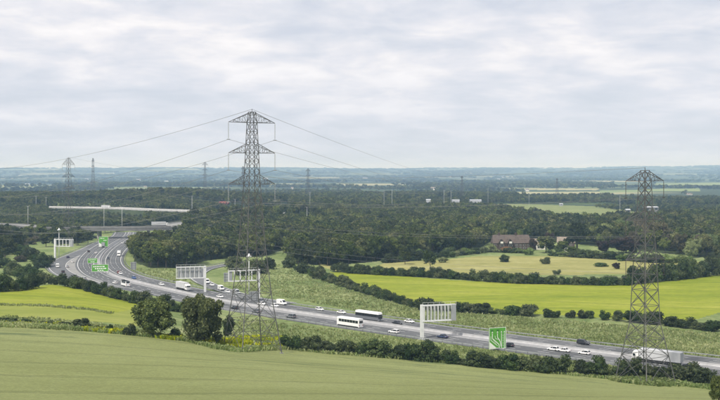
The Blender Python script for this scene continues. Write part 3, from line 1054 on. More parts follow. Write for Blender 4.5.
ARMN = ('top left', 'top right', 'middle left', 'middle right', 'bottom left', 'bottom right')
for nm_, a, b in zip(ARMN, TL, TO):
    cable(a, b, 14, 'cable from the %s arm of the tall pylon away to the left' % nm_, 'cables from the tall pylon to the left', 0.045)
cable(KL, KO, 9, 'thin top wire from the tall skyline pylon to the left edge', None, 0.05)
for nm_, a, b in zip(ARMN, TL, farp[2][0]):
    cable(a, b, 13, 'cable from the %s arm of the tall pylon away to the right' % nm_, 'cables from the tall pylon to the right', 0.045, 60)
cable(KL, farp[2][1], 9, 'thin top wire from the tall pylon away to the right', None, 0.05, 60)
for nm_, a, b in zip(ARMN, TR, T70):
    cable(a, b, 13, 'cable across the woods from the %s arm of the right pylon' % nm_, 'cables crossing in front of the woods', 0.03)
cable(KR, K70, 9, 'top wire from the right pylon to the left one beside the motorway', None, 0.045)
for nm_, a, b in zip(ARMN, T70, T93):
    cable(a, b, 12, 'cable between the two left pylons on their %s arms' % nm_, 'cables between the two left pylons', 0.05, 24)


# ------------------------------------------------------------------ gantries, signs, masts


def local_dir(x, y):
    """heading of the motorway (towards the distance) at a ground pixel"""
    X, Y = flat(x, y)[:2]
    _, k = near_dist(MAIN, X, Y)
    T, Nn = frames(MAIN)
    return T[k[0]], Nn[k[0]]


def gantry(label, x, ybase, post_h, length, fh, side, nrib, backing=False, rot=0.0, postw=0.55):
    """cantilever sign gantry; side +1 reaches right/away, -1 reaches left/near"""
    p = flat(x, ybase)
    z = ground_z(p[0], p[1])
    T, Nn = local_dir(x, ybase)
    d = -Nn if side > 0 else Nn
    rz = math.atan2(d[1], d[0]) + rot
    t = thing('sign_gantry', label, 'gantry', (p[0], p[1], z), rz)
    g = M['steel_pale']
    MB().box(-postw, postw, -postw, postw, -0.6, post_h).build('post', g, t)
    MB().box(-1.1, 1.1, -1.1, 1.1, -0.8, 0.35).build('footing', M['barrier'], t)
    z0, z1 = post_h - fh, post_h - 0.15
    for yy in (-0.55, 0.55):
        for zc in (z0 + 0.2, z1 - 0.2):
            MB().box(0, length, yy - 0.16, yy + 0.16, zc - 0.2, zc + 0.2).build('chord', g, t)
    for i in range(nrib + 1):
        xx = 0.8 + (length - 0.95) * i / nrib
        m = MB()
        for yy in (-0.55, 0.55):
            m.box(xx - 0.11, xx + 0.11, yy - 0.12, yy + 0.12, z0 + 0.41, z1 - 0.41)
        m.box(xx - 0.08, xx + 0.08, -0.38, 0.38, z0 + 0.1, z0 + 0.28)
        m.build('rib', g, t)
    # sign box hung on the side the drivers see
    fy = 0.95 if side > 0 else 0.95
    if backing:
        nb = 4
        for i in range(nb):
            a = length * (0.12 + 0.84 * i / nb)
            b = length * (0.12 + 0.84 * (i + 1) / nb) - 0.12
            MB().box(a, b, -0.95, -0.75, z0 + 0.5, z1 - 0.5).build('sign_panel', M['steel_grey'], t)
    else:
        MB().box(length * 0.86, length * 0.99, -0.9, -0.74, z0 + 0.1, z1 - 0.1).build('sign_panel', M['steel_grey'], t)
    # maintenance rail
    m = MB()
    m.bar((0, -0.55, z1 + 0.9), (length, -0.55, z1 + 0.9), 0.05)
    for i in range(7):
        m.bar((length * i / 6, -0.55, z1 - 0.1), (length * i / 6, -0.55, z1 + 0.9), 0.045)
    m.build('hand_rail', g, t)


gantry('pale cantilever gantry with open ribs beside the near edge of the motorway', 422, 339, 12.8, 13.2, 6.2, 1, 9, rot=-0.5)
gantry('white cantilever gantry beside the slip road bend at the far left', 55, 258.5, 14.3, 13.6, 5.4, 1, 5, rot=-0.35)
gantry('white gantry with grey sign backs reaching left over the carriageway behind the lorry', 205, 292, 13.6, 14.5, 6.2, -1, 6, True, rot=-0.35)
gantry('white open gantry reaching left from beside the thin camera mast', 259, 300, 15.0, 15.0, 5.4, -1, 5, rot=-0.3, postw=0.42)


def sign_back(label, x, ybase, w, h, rz, clear=1.6):
    p = flat(x, ybase)
    z = ground_z(p[0], p[1])
    t = thing('road_sign', label, 'sign', (p[0], p[1], z), rz)
    MB().box(-w / 2, w / 2, -0.05, 0.05, clear, clear + h).build('panel', M['steel_grey'], t)
    for sx in (-0.32, 0.32):
        MB().bar((sx * w, -0.14, -0.6), (sx * w, -0.14, clear + h - 0.15), 0.09, n=8).build('post', M['steel'], t)
    for q in (0.2, 0.5, 0.8):
        MB().box(-w / 2 + 0.1, w / 2 - 0.1, -0.11, -0.052, clear + h * q - 0.06, clear + h * q + 0.06).build('rail', M['steel'], t)


sign_back('grey back of a sign on the grass inside the motorway bend', 133.5, 271.5, 3.4, 4.6, 0.3)
sign_back('grey back of a sign on the grass just left of the open white gantry', 227, 284.0, 3.6, 5.0, 0.3)
sign_back('broad grey back of a sign at the foot of the thin camera mast', 254, 301.0, 4.2, 4.4, 0.35, 0.6)


def mast(label, x, ytop, ybase):
    p = flat(x, ybase)
    z = ground_z(p[0], p[1])
    h = CAMZ - (ytop - YH) / F * p[1] - z
    t = thing('camera_mast', label, 'mast', (p[0], p[1], z))
    MB().bar((0, 0, -0.5), (0, 0, h - 1.6), 0.24, 0.15, 10).build('pole', M['steel_pale'], t, True)
    MB().lathe([(0.2, h - 1.9), (1.25, h - 1.5), (1.35, h - 1.2), (0.5, h - 1.0), (0.35, h - 0.2), (0.1, h)], n=12).build('lantern_ring', M['steel_pale'], t, True)
    for k in range(3):
        a = k * 2.1
        MB().box(1.1 * math.cos(a) - 0.3, 1.1 * math.cos(a) + 0.3, 1.1 * math.sin(a) - 0.3, 1.1 * math.sin(a) + 0.3, h - 1.95, h - 1.55).build('lamp_head', M['steel_grey'], t)


mast('tall pale mast with a round head behind the open white gantry', 249, 253.5, 297.5)
mast('tall pale mast with a round head beside the far left gantry', 59, 228, 257)


def green_sign(label, x, ybase, w, h, clear, rz, deco):
    p = flat(x, ybase)
    z = ground_z(p[0], p[1])
    t = thing('direction_sign', label, 'sign', (p[0], p[1], z), rz)
    pan = MB().box(-w / 2, w / 2, -0.06, 0.06, clear, clear + h).build('panel', M['sign_green'], t)
    b = 0.16
    for (x0, x1, z0, z1) in ((-w / 2, w / 2, clear + h - b, clear + h), (-w / 2, w / 2, clear, clear + b), (-w / 2, -w / 2 + b, clear + b, clear + h - b), (w / 2 - b, w / 2, clear + b, clear + h - b)):
        MB().box(x0, x1, -0.085, -0.061, z0, z1).build('border', M['sign_white'], pan)
    deco(t, w, h, clear)
    for sx in (-0.36, 0.0, 0.36):
        MB().bar((sx * w, 0.18, -0.8), (sx * w, 0.18, clear + h - 0.2), 0.11, n=8).build('post', M['steel'], t)
    return t


def stroke(t, pts, wd, name='lane_line', mat='sign_white', y=-0.09):
    m = MB()
    for a, b in zip(pts[:-1], pts[1:]):
        dx, dz = b[0] - a[0], b[1] - a[1]
        l = math.hypot(dx, dz)
        nx, nz = -dz / l * wd / 2, dx / l * wd / 2
        m.poly([(a[0] + nx, y, a[1] + nz), (a[0] - nx, y, a[1] - nz), (b[0] - nx, y, b[1] - nz), (b[0] + nx, y, b[1] + nz)])
    return m.build(name, M[mat], t)


def deco_lanes(t, w, h, c):
    def q(u, v):
        return (-w / 2 + u * w, c + v * h)
    stroke(t, [q(0.73, 0.03), q(0.73, 0.72)], 0.20)
    stroke(t, [q(0.90, 0.03), q(0.90, 0.72)], 0.20)
    stroke(t, [q(0.60, 0.03), q(0.58, 0.20), q(0.19, 0.50), q(0.19, 0.72)], 0.26)
    stroke(t, [q(0.70, 0.10), q(0.66, 0.32), q(0.49, 0.55), q(0.49, 0.72)], 0.24)
    stroke(t, [q(0.50, 0.14), q(0.10, 0.42), q(0.10, 0.60)], 0.16, 'lane_edge')
    stroke(t, [q(0.64, 0.42), q(0.38, 0.48), q(0.34, 0.62)], 0.14, 'lane_edge')
    for v in (0.1, 0.22, 0.34, 0.46, 0.58):
        stroke(t, [q(0.815, v), q(0.815, v + 0.07)], 0.1, 'lane_dash')
        stroke(t, [q(0.52 - v * 0.45, 0.10 + v * 0.55), q(0.52 - v * 0.45 - 0.04, 0.10 + v * 0.55 + 0.04)], 0.12, 'lane_dash')
    for u in (0.19, 0.49, 0.73, 0.90):
        a = q(u, 0.80)
        m = MB()
        m.poly([(a[0] - 0.3, -0.092, a[1] - 0.35), (a[0] + 0.3, -0.092, a[1] - 0.35), (a[0], -0.092, a[1] + 0.2)])
        m.build('arrow_head', M['sign_white'], t)
    for u in (0.17, 0.52):
        a = q(u, 0.86)
        MB().box(a[0] - 0.55, a[0] + 0.55, -0.095, -0.061, a[1] - 0.2, a[1] + 0.3).build('route_patch', M['sign_dark'], t)
    a0, a1, a2 = q(0.03, 0.03), q(0.46, 0.03), q(0.03, 0.34)
    m = MB()
    m.poly([(a0[0], -0.093, a0[1]), (a1[0], -0.093, a1[1]), (a2[0], -0.093, a2[1])])
    m.build('white_corner', M['sign_white'], t)


def deco_text(t, w, h, c, rows):
    """lines of lettering too small to read in the photograph"""
    r = random.Random(int(w * 100 + h * 10))
    for (v, hh, u0, u1) in rows:
        u = u0
        while u < u1:
            l = r.uniform(0.05, 0.11)
            x0, x1 = -w / 2 + u * w, -w / 2 + min(u + l, u1) * w
            MB().box(x0, x1, -0.09, -0.061, c + h * v, c + h * (v + hh)).build('lettering', M['sign_white'], t)
            u += l + 0.035


green_sign('large square green lane diagram sign beside the near edge of the motorway', 497.5, 349.5, 6.7, 7.3, 0.6, 0.42, deco_lanes)
green_sign('wide green direction sign at the parting of the roads, nearer of the two', 100, 274, 9.8, 4.3, 1.8, 0.3, lambda t, w, h, c: deco_text(t, w, h, c, [(0.62, 0.16, 0.1, 0.8), (0.34, 0.16, 0.2, 0.9), (0.1, 0.12, 0.35, 0.7)]))
green_sign('smaller green direction sign beyond the wide one at the parting of the roads', 92.5, 266, 6.2, 3.2, 2.2, 0.3, lambda t, w, h, c: deco_text(t, w, h, c, [(0.6, 0.16, 0.12, 0.85), (0.2, 0.16, 0.3, 0.7)]))


def deco_far(t, w, h, c):
    deco_text(t, w, h, c, [(0.8, 0.07, 0.15, 0.6), (0.6, 0.07, 0.5, 0.85)])
    m = MB()
    m.poly([(-w / 2 + 0.2, -0.093, c + 0.2), (w / 2 - 1.5, -0.093, c + 0.2), (-w / 2 + 0.2, -0.093, c + h * 0.4)])
    m.build('white_corner', M['sign_white'], t)


green_sign('tall pale green sign just in front of the bridge', 103.5, 247.5, 7.4, 8.3, 0.9, 0.2, deco_far)


def lamp_post(x, ytop, D, label, arm=1.8):
    X = (x - 360) / F * D
    gz = ground_z(X, D)
    h = CAMZ - (ytop - YH) / F * D - gz
    t = thing('lamp_post', label, 'lamp post', (X, D, gz), 0, 'lamp posts around the junction')
    MB().bar((0, 0, -0.4), (0, 0, h), 0.17, 0.1, 8).build('pole', M['steel_pale'], t, True)
    m = MB()
    m.bar((-arm, 0, h), (arm, 0, h), 0.08)
    m.build('arm', M['steel_pale'], t)
    for s in (-1, 1):
        MB().box(s * arm - 0.45, s * arm + 0.45, -0.16, 0.16, h - 0.12, h + 0.08).build('lamp_head', M['steel_grey'], t)


for (x, yt, D) in ((104, 206, 1040), (28, 206, 1060), (122, 207, 1030), (36, 196, 1500), (192, 196, 1230), (46, 197, 1480), (235, 199, 1320), (392, 190, 1560), (384, 191, 1520), (444, 190, 1600), (451, 191, 1640), (488, 189, 1680), (529, 191, 1740), (307, 207, 1150), (310, 192, 1500), (620, 196, 1500)):
    lamp_post(x, yt, D, 'thin pale lamp post above the trees around the junction')


# ------------------------------------------------------------------ vehicles
MESH = {}


def cached(key, fn):
    if key not in MESH:
        MESH[key] = fn()
    return MESH[key]


def ring(x, hw, zl, zh, sh=0.12):
    """rounded body cross-section"""
    return [(x, -hw + sh, zl), (x, hw - sh, zl), (x, hw, zl + sh), (x, hw, zh - sh * 1.3), (x, hw - sh, zh), (x, -hw + sh, zh), (x, -hw, zh - sh * 1.3), (x, -hw, zl + sh)]


def wheel_parts(t, x, y, r, wd=0.22):
    w = obj('wheel', cached(('tyre', r, wd), lambda: MB().lathe([(r * 0.62, -wd / 2), (r, -wd / 2 + 0.03), (r, wd / 2 - 0.03), (r * 0.62, wd / 2)], n=14, axis='y').mesh('tyre', M['tyre'])), t, (x, y, r))
    obj('rim', cached(('rim', r, wd), lambda: MB().lathe([(r * 0.1, -wd / 2 - 0.01), (r * 0.6, -wd / 2 + 0.02), (r * 0.6, wd / 2 - 0.02), (r * 0.1, wd / 2 + 0.01)], n=10, axis='y').mesh('rim', M['rim'])), w)


def car(t, paint, kind='hatch'):
    L, W, H = {'hatch': (4.2, 1.78, 1.48), 'saloon': (4.6, 1.82, 1.45), 'estate': (4.7, 1.84, 1.5), 'suv': (4.7, 1.92, 1.78)}[kind]
    zl = 0.24 if kind == 'suv' else 0.18
    bz = H * 0.60
    h = L / 2
    hw = W / 2

    def body():
        st = [(-h, 0.86, zl + 0.16, bz * 0.82), (-h + 0.12, 0.95, zl + 0.05, bz * 0.98), (-h * 0.55, 1.0, zl, bz), (h * 0.25, 1.0, zl, bz), (h * 0.45, 1.0, zl, bz * 0.97), (h - 0.35, 0.96, zl + 0.02, bz * 0.84), (h - 0.06, 0.88, zl + 0.1, bz * 0.72), (h, 0.8, zl + 0.16, bz * 0.62)]
        return MB().loft([ring(x, hw * k, a, b) for x, k, a, b in st]).mesh('body', M['paint_' + paint], True)
    obj('body', cached(('body', kind, paint), body), t)
    rear = {'hatch': (-0.93, -0.72), 'saloon': (-0.62, -0.33), 'estate': (-0.96, -0.84), 'suv': (-0.96, -0.82)}[kind]
    fr = (0.42, 0.08)
    xb0, xt0, xb1, xt1 = rear[0] * h, rear[1] * h, fr[0] * h, fr[1] * h
    wb, wt = hw * 0.94, hw * 0.74

    def roof():
        m = MB()
        m.loft([[(xt0 - 0.02, -wt, H - 0.07), (xt1, -wt, H - 0.07), (xt1, wt, H - 0.07), (xt0 - 0.02, wt, H - 0.07)],
                [(xt0 + 0.1, -wt * 0.9, H), (xt1 - 0.15, -wt * 0.9, H), (xt1 - 0.15, wt * 0.9, H), (xt0 + 0.1, wt * 0.9, H)]])
        for sy in (-1, 1):       # pillars
            for (a, b) in (((xb0 + 0.03, xt0)), ((xb1 - 0.03, xt1)), ((-0.08 * h, -0.08 * h))):
                m.bar((a, sy * wb, bz - 0.04), (b, sy * wt, H - 0.06), 0.06)
        return m.mesh('roof', M['paint_' + paint])
    obj('roof', cached(('roof', kind, paint), roof), t)

    def pane(pts, nm):
        def f():
            m = MB()
            m.poly(pts)
            m.poly([(p[0] * 0.99, p[1] * 0.98, p[2] - 0.02) for p in reversed(pts)])
            return m.mesh(nm, M['glass'])
        return f
    zt = H - 0.075
    obj('windscreen', cached(('ws', kind), pane([(xb1, -wb, bz - 0.05), (xb1, wb, bz - 0.05), (xt1, wt, zt), (xt1, -wt, zt)], 'windscreen')), t)
    obj('rear_window', cached(('rw', kind), pane([(xb0, wb, bz - 0.05), (xb0, -wb, bz - 0.05), (xt0, -wt, zt), (xt0, wt, zt)], 'rear_window')), t)
    for sy in (-1, 1):
        obj('side_window', cached(('sw', kind, sy), pane([(xb0, sy * wb, bz - 0.05), (xb1, sy * wb, bz - 0.05), (xt1, sy * wt, zt), (xt0, sy * wt, zt)][::sy], 'side_window')), t)
        obj('headlight', cached(('hl', kind, sy), lambda: MB().box(h - 0.14, h - 0.02, sy * hw * 0.62 - 0.2, sy * hw * 0.62 + 0.2, bz * 0.60, bz * 0.74).mesh('headlight', M['lamp_lens'])), t)
        obj('tail_light', cached(('tl', kind, sy), lambda: MB().box(-h - 0.01, -h + 0.1, sy * hw * 0.68 - 0.16, sy * hw * 0.68 + 0.16, bz * 0.66, bz * 0.86).mesh('tail_light', M['tail'])), t)
    r = 0.36 if kind == 'suv' else 0.31
    for sx in (-0.6, 0.62):
        for sy in (-1, 1):
            wheel_parts(t, sx * h, sy * (hw - 0.1), r)


def van(t, paint):
    L, W, H = 5.6, 2.0, 2.45
    h, hw = L / 2, W / 2

    def body():
        st = [(-h, 0.94, 0.4, H - 0.08), (-h + 0.1, 1, 0.35, H), (h * 0.28, 1, 0.35, H), (h * 0.42, 0.99, 0.35, H - 0.15), (h * 0.74, 0.98, 0.35, 1.28), (h - 0.15, 0.95, 0.38, 1.05), (h, 0.86, 0.45, 0.85)]
        return MB().loft([ring(x, hw * k, a, b, 0.1) for x, k, a, b in st]).mesh('body', M['paint_' + paint], False)
    obj('body', cached(('vbody', paint), body), t)

    def ws():
        m = MB()
        a, b = h * 0.44, h * 0.735
        m.poly([(b + 0.03, -0.82, 1.34), (b + 0.03, 0.82, 1.34), (a + 0.04, 0.78, H - 0.20), (a + 0.04, -0.78, H - 0.20)])
        return m.mesh('windscreen', M['glass'])
    obj('windscreen', cached('vws', ws), t)
    for sy in (-1, 1):
        obj('side_window', cached(('vsw', sy), lambda: MB().box(h * 0.12, h * 0.46, sy * (hw + 0.012) - 0.01, sy * (hw + 0.012) + 0.01, 1.35, 1.95).mesh('side_window', M['glass'])), t)
        obj('headlight', cached(('vhl', sy), lambda: MB().box(h - 0.16, h + 0.0, sy * 0.7 - 0.18, sy * 0.7 + 0.18, 0.72, 0.9).mesh('headlight', M['lamp_lens'])), t)
        obj('rear_window', cached(('vrw', sy), lambda: MB().box(-h - 0.02, -h + 0.02, sy * 0.45 - 0.33, sy * 0.45 + 0.33, 1.35, 2.0).mesh('rear_window', M['glass'])), t)
        for sx in (-0.58, 0.62):
            wheel_parts(t, sx * h, sy * (hw - 0.12), 0.34)
    obj('bumper', cached('vbump', lambda: MB().box(h - 0.12, h + 0.06, -0.92, 0.92, 0.36, 0.6).mesh('bumper', M['chassis'])), t)


def lorry(t, cabpaint, trailer='trailer', L=13.6, TH=4.1):
    """articulated lorry, front towards +x"""
    xf = (L + 2.6) / 2
    x0 = -xf
    x1 = x0 + L

    def cab():
        st = [(xf - 2.35, 1.0, 0.75, 3.35), (xf - 2.2, 1, 0.7, 3.55), (xf - 0.75, 1, 0.6, 3.45), (xf - 0.22, 0.99, 0.5, 2.7), (xf - 0.05, 0.97, 0.45, 1.5), (xf, 0.93, 0.5, 1.0)]
        return MB().loft([ring(x, 1.24 * k, a, b, 0.14) for x, k, a, b in st]).mesh('cab', M['paint_' + cabpaint])
    c = obj('cab', cached(('cab', cabpaint, L), cab), t)

    def ws():
        m = MB()
        m.poly([(xf - 0.07, -1.12, 1.62), (xf - 0.07, 1.12, 1.62), (xf - 0.20, 1.08, 2.62), (xf - 0.20, -1.08, 2.62)])
        return m.mesh('windscreen', M['glass'])
    obj('windscreen', cached(('lws', L), ws), c)
    for sy in (-1, 1):
        obj('side_window', cached(('lsw', sy, L), lambda: MB().box(xf - 1.3, xf - 0.4, sy * 1.255 - 0.01, sy * 1.255 + 0.01, 1.7, 2.5).mesh('side_window', M['glass'])), c)
        obj('headlight', cached(('lhl', sy, L), lambda: MB().box(xf - 0.08, xf + 0.03, sy * 0.9 - 0.2, sy * 0.9 + 0.2, 0.62, 0.85).mesh('headlight', M['lamp_lens'])), c)
    obj('trailer', cached(('trl', trailer, L, TH), lambda: MB().box(x0, x1, -1.275, 1.275, 1.1, TH).mesh('trailer', M[trailer])), t)
    obj('chassis', cached(('chs', L), lambda: MB().box(x0 + 0.3, xf - 1.0, -0.5, 0.5, 0.7, 1.08).mesh('chassis', M['chassis'])), t)
    obj('side_guard', cached(('sg', L), lambda: MB().box(x0 + 4.4, x1 - 2.6, -1.2, -1.15, 0.45, 1.05).mesh('side_guard', M['chassis'])), t)
    obj('side_guard', cached(('sg2', L), lambda: MB().box(x0 + 4.4, x1 - 2.6, 1.15, 1.2, 0.45, 1.05).mesh('side_guard', M['chassis'])), t)
    obj('rear_doors', cached(('rd', L, TH), lambda: MB().box(x0 - 0.05, x0 - 0.003, -1.2, 1.2, 1.2, TH - 0.1).mesh('rear_doors', M['steel_grey'])), t)
    for sy in (-1, 1):
        for xx in (x0 + 1.2, x0 + 2.5, x0 + 3.8, x1 - 1.0, xf - 1.05):
            wheel_parts(t, xx, sy * 1.05, 0.5, 0.32)


def coach(t, lower, upper, roofp, L=13.2, H=3.75):
    h = L / 2

    def sec(z0, z1, pl_, key, name, ins=0.0):
        st = [(-h, 0.94), (-h + 0.15, 1), (h - 0.5, 1), (h, 0.93)]
        top = [(x - (0.25 * (z1 - 1.2) / 2.5 if x > h - 0.7 else 0), k) for x, k in st]
        m = MB()
        A = [(x, -1.27 * k, z0) for x, k in st] + [(x, 1.27 * k, z0) for x, k in reversed(st)]
        B = [(x, -(1.27 - ins) * k, z1) for x, k in top] + [(x, (1.27 - ins) * k, z1) for x, k in reversed(top)]
        m.loft([A, B])
        return obj(name, cached((key, pl_, L, H), lambda: m.mesh(name, M['paint_' + pl_] if pl_ != 'glass' else M['glass'])), t)
    sec(0.32, 1.75, lower, 'clo', 'body')
    sec(1.75, 2.95, upper, 'cup', 'upper_body', 0.03)
    sec(2.95, H, roofp, 'crf', 'roof', 0.12)
    n = 7
    for sy in (-1, 1):
        for i in range(n):
            a = -h + 0.5 + (L - 1.6) * i / n
            b = a + (L - 1.6) / n - 0.1
            obj('window', cached(('cw', i, sy, L), lambda: MB().box(a, b, sy * 1.27 - 0.012, sy * 1.27 + 0.012, 1.82, 2.88).mesh('window', M['glass'])), t)
        for xx in (-h + 3.0, -h + 4.3, h - 2.6):
            wheel_parts(t, xx, sy * 1.1, 0.5, 0.3)
        obj('headlight', cached(('chl', sy, L), lambda: MB().box(h - 0.06, h + 0.03, sy * 0.85 - 0.2, sy * 0.85 + 0.2, 0.65, 0.9).mesh('headlight', M['lamp_lens'])), t)

    def ws():
        m = MB()
        m.poly([(h + 0.02, -1.1, 1.35), (h + 0.02, 1.1, 1.35), (h - 0.20, 1.05, 3.3), (h - 0.20, -1.05, 3.3)])
        return m.mesh('windscreen', M['glass'])
    obj('windscreen', cached(('cws', L), ws), t)
    obj('rear_window', cached(('crw', L), lambda: MB().box(-h - 0.02, -h + 0.03, -0.95, 0.95, 1.9, 2.85).mesh('rear_window', M['glass'])), t)
    for sy in (-1, 1):
        obj('tail_light', cached(('ctl', sy, L), lambda: MB().box(-h - 0.02, -h + 0.05, sy * 0.95 - 0.12, sy * 0.95 + 0.12, 0.8, 1.4).mesh('tail_light', M['tail'])), t)
        obj('skirt', cached(('csk', sy, L), lambda: MB().box(-h + 0.4, h - 0.5, sy * 1.275 - 0.012, sy * 1.275 + 0.012, 0.34, 0.62).mesh('skirt', M['chassis'])), t)


def vehicle(kind, x, y, way, label, cat, path=MAIN, z=0.0, build=None, group=None, dz=0.025):
    """x, y: pixel of the vehicle's footprint centre; way +1 heads away, -1 heads towards the view"""
    p = flat(x, y, z)
    _, k = near_dist(path, p[0], p[1])
    T, Nn = frames(path)
    d = T[k[0]] * way
    if path is MAIN:        # keep it in a lane of its own carriageway
        c, n_ = path[k[0]], Nn[k[0]]
        s_ = (p[0] - c[0]) * n_[0] + (p[1] - c[1]) * n_[1]
        lane = min((5.6, 9.0, 12.4), key=lambda q: abs(q - abs(s_)) if s_ * way > 0 else q)
        p = (p[0] + n_[0] * (lane * way - s_), p[1] + n_[1] * (lane * way - s_), z)
    t = thing(kind, label, cat, (p[0], p[1], z + dz), math.atan2(d[1], d[0]), group)
    build(t)
    return t


CARS = [
    # near carriageway, heading away to the left
    (705, 361.5, 1, 'car', 'black', 'saloon', 'dark car near the right edge of the picture, beyond the pylon'),
    (583.0, 354.8, 1, 'car', 'white', 'hatch', 'small white car half hidden by verge below the black car'),
    (565.0, 351.6, 1, 'car', 'white', 'saloon', 'white car close in front of another white car, right one'),
    (554.6, 350.2, 1, 'car', 'white', 'hatch', 'white car close behind another white car, left one'),
    (509.5, 346.4, 1, 'car', 'black', 'hatch', 'dark car just right of the lane diagram sign'),
    (444.5, 337.6, 1, 'car', 'navy', 'saloon', 'dark blue car just right of the near gantry post'),
    (396.5, 332.6, 1, 'car', 'white', 'estate', 'white car left of the near gantry post'),
    (283, 319.0, 1, 'car', 'grey', 'suv', 'dark grey off-roader beyond the tall pylon foot'),
    (247, 313.6, 1, 'car', 'grey', 'saloon', 'grey car seen through the legs of the tall pylon'),
    (232, 309.4, 1, 'car', 'black', 'hatch', 'dark car beside the crown of the big round tree'),
    (102, 284.5, 1, 'car', 'white', 'estate', 'white car showing above the left hedge'),
    # far carriageway, heading towards the right
    (583.5, 344.5, -1, 'car', 'black', 'suv', 'black off-roader on the far carriageway at the right'),
    (411, 322.4, -1, 'car', 'white', 'saloon', 'white car ahead of the dark coach on the far carriageway'),
    (399, 324.0, -1, 'car', 'black', 'saloon', 'dark car between the dark coach and the near gantry'),
    (342, 313.4, -1, 'car', 'white', 'saloon', 'white car right behind the dark coach'),
    (330, 309.2, -1, 'car', 'white', 'hatch', 'white car second behind the dark coach'),
    (276, 306.8, -1, 'car', 'white', 'hatch', 'white car on the far carriageway right of the tall pylon leg'),
    (261.5, 305.0, -1, 'car', 'white', 'saloon', 'white car touching the dark leg of the tall pylon'),
    (264.5, 301.6, -1, 'car', 'grey', 'hatch', 'grey car joining the far carriageway above two white cars'),
    (222, 297.5, -1, 'car', 'white', 'saloon', 'white car just above the big round tree'),
    (158.5, 285.5, -1, 'car', 'white', 'hatch', 'white car a little behind the white lorry'),
    (130.5, 279.0, -1, 'car', 'blue', 'hatch', 'bright blue car on the motorway bend'),
    (117, 273.5, -1, 'car', 'red', 'hatch', 'dark red car on the motorway bend beside the wide green sign'),
    (111.5, 274.5, -1, 'car', 'white', 'saloon', 'white car next to the dark red car on the bend'),
    (110, 259.0, -1, 'car', 'black', 'saloon', 'dark car just behind the small white lorry'),
    (101, 253.5, 1, 'car', 'white', 'saloon', 'white car heading for the bridge below the tall pale sign'),
    (89.5, 252.0, 1, 'car', 'black', 'hatch', 'dark car heading for the bridge left of a white car'),
    (123, 243.5, -1, 'car', 'white', 'saloon', 'small white car coming from under the bridge'),
]


def car_builder(paint, kind):
    return lambda t: car(t, paint, kind)


for (x, y, way, _, paint, kind, lab) in CARS:
    vehicle('car', x, y, way, lab, 'car', build=car_builder(paint, kind))
for (x, y, paint, kind, lab) in ((67.5, 267.5, 'silver', 'hatch', 'silver car on the left slip road bend, behind the white van'),
                                 (72.5, 262.6, 'white', 'saloon', 'white car on the left slip road above the others'),
                                 (63, 272.5, 'black', 'hatch', 'dark car in the queue on the left slip road'),
                                 (75, 277.0, 'grey', 'saloon', 'grey car in the middle of the left slip road queue'),
                                 (84, 279.5, 'silver', 'estate', 'silver car last in the left slip road queue'),
                                 (68, 258.0, 'navy', 'hatch', 'dark blue car leading up the left slip road')):
    vehicle('car', x, y, 1, lab, 'car', OFFSLIP, build=car_builder(paint, kind))
vehicle('van', 57.5, 267.4, 1, 'white van on the outside of the left slip road bend', 'van', OFFSLIP, build=lambda t: van(t, 'white'))
vehicle('van', 290, 304.0, -1, 'white van on the far carriageway well behind the coach', 'van', build=lambda t: van(t, 'white'))
for (x, y, kind, paint, lab) in ((207, 283.4, 'van', 'white', 'white van first out of the loop beside the gantry post'),
                                 (212, 285.8, 'car', 'white', 'white car between two vans on the loop slip road'),
                                 (221, 290.2, 'van', 'white', 'white van in the middle of the loop slip road'),
                                 (227.5, 292.6, 'car', 'white', 'low white car between two vans lower on the slip road'),
                                 (236.5, 294.2, 'van', 'silver', 'grey van lowest on the loop slip road')):
    vehicle(kind, x, y, -1, lab, kind, ONSLIP, build=(lambda p: (lambda t: van(t, p)))(paint) if kind == 'van' else car_builder(paint, 'saloon'))
vehicle('coach', 369.5, 320.2, -1, 'dark coach with white roof on the far carriageway', 'coach', build=lambda t: coach(t, 'grey', 'black', 'white'))
vehicle('coach', 340.5, 328.0, 1, 'white coach on the near carriageway', 'coach', build=lambda t: coach(t, 'white', 'white', 'white', 12.4, 3.6))
vehicle('lorry', 182.5, 290.0, -1, 'white articulated lorry rounding the bend towards the big round tree', 'lorry', build=lambda t: lorry(t, 'white', 'trailer', 10.5))
vehicle('lorry', 655, 364.0, 1, 'long pale lorry trailer behind the right pylon', 'lorry', build=lambda t: lorry(t, 'white', 'trailer', 13.6, 4.2))
vehicle('lorry', 118, 256.0, -1, 'small white lorry coming down the bend from the bridge', 'lorry', build=lambda t: lorry(t, 'white', 'trailer', 6.5, 3.9))
vehicle('lorry', 111.5, 247.0, 1, 'grey box lorry seen from behind below the bridge', 'lorry', build=lambda t: lorry(t, 'grey', 'steel_grey', 9.0, 4.3))
vehicle('minibus', 114, 287.0, 1, 'white minibus whose roof shows above the left hedge', 'minibus', build=lambda t: coach(t, 'white', 'white', 'white', 7.2, 2.9))
vehicle('lorry', 106, 208.2, 1, 'white lorry on the far dual carriageway above the bridge', 'lorry', A2, 11.65, build=lambda t: lorry(t, 'white', 'trailer', 13.0, 4.3))
vehicle('lorry', 160, 226.3, 1, 'big white lorry at the right end of the bridge', 'lorry', OVER, 9.65, build=lambda t: lorry(t, 'white', 'trailer', 13.6, 4.4))

# ------------------------------------------------------------------ vegetation


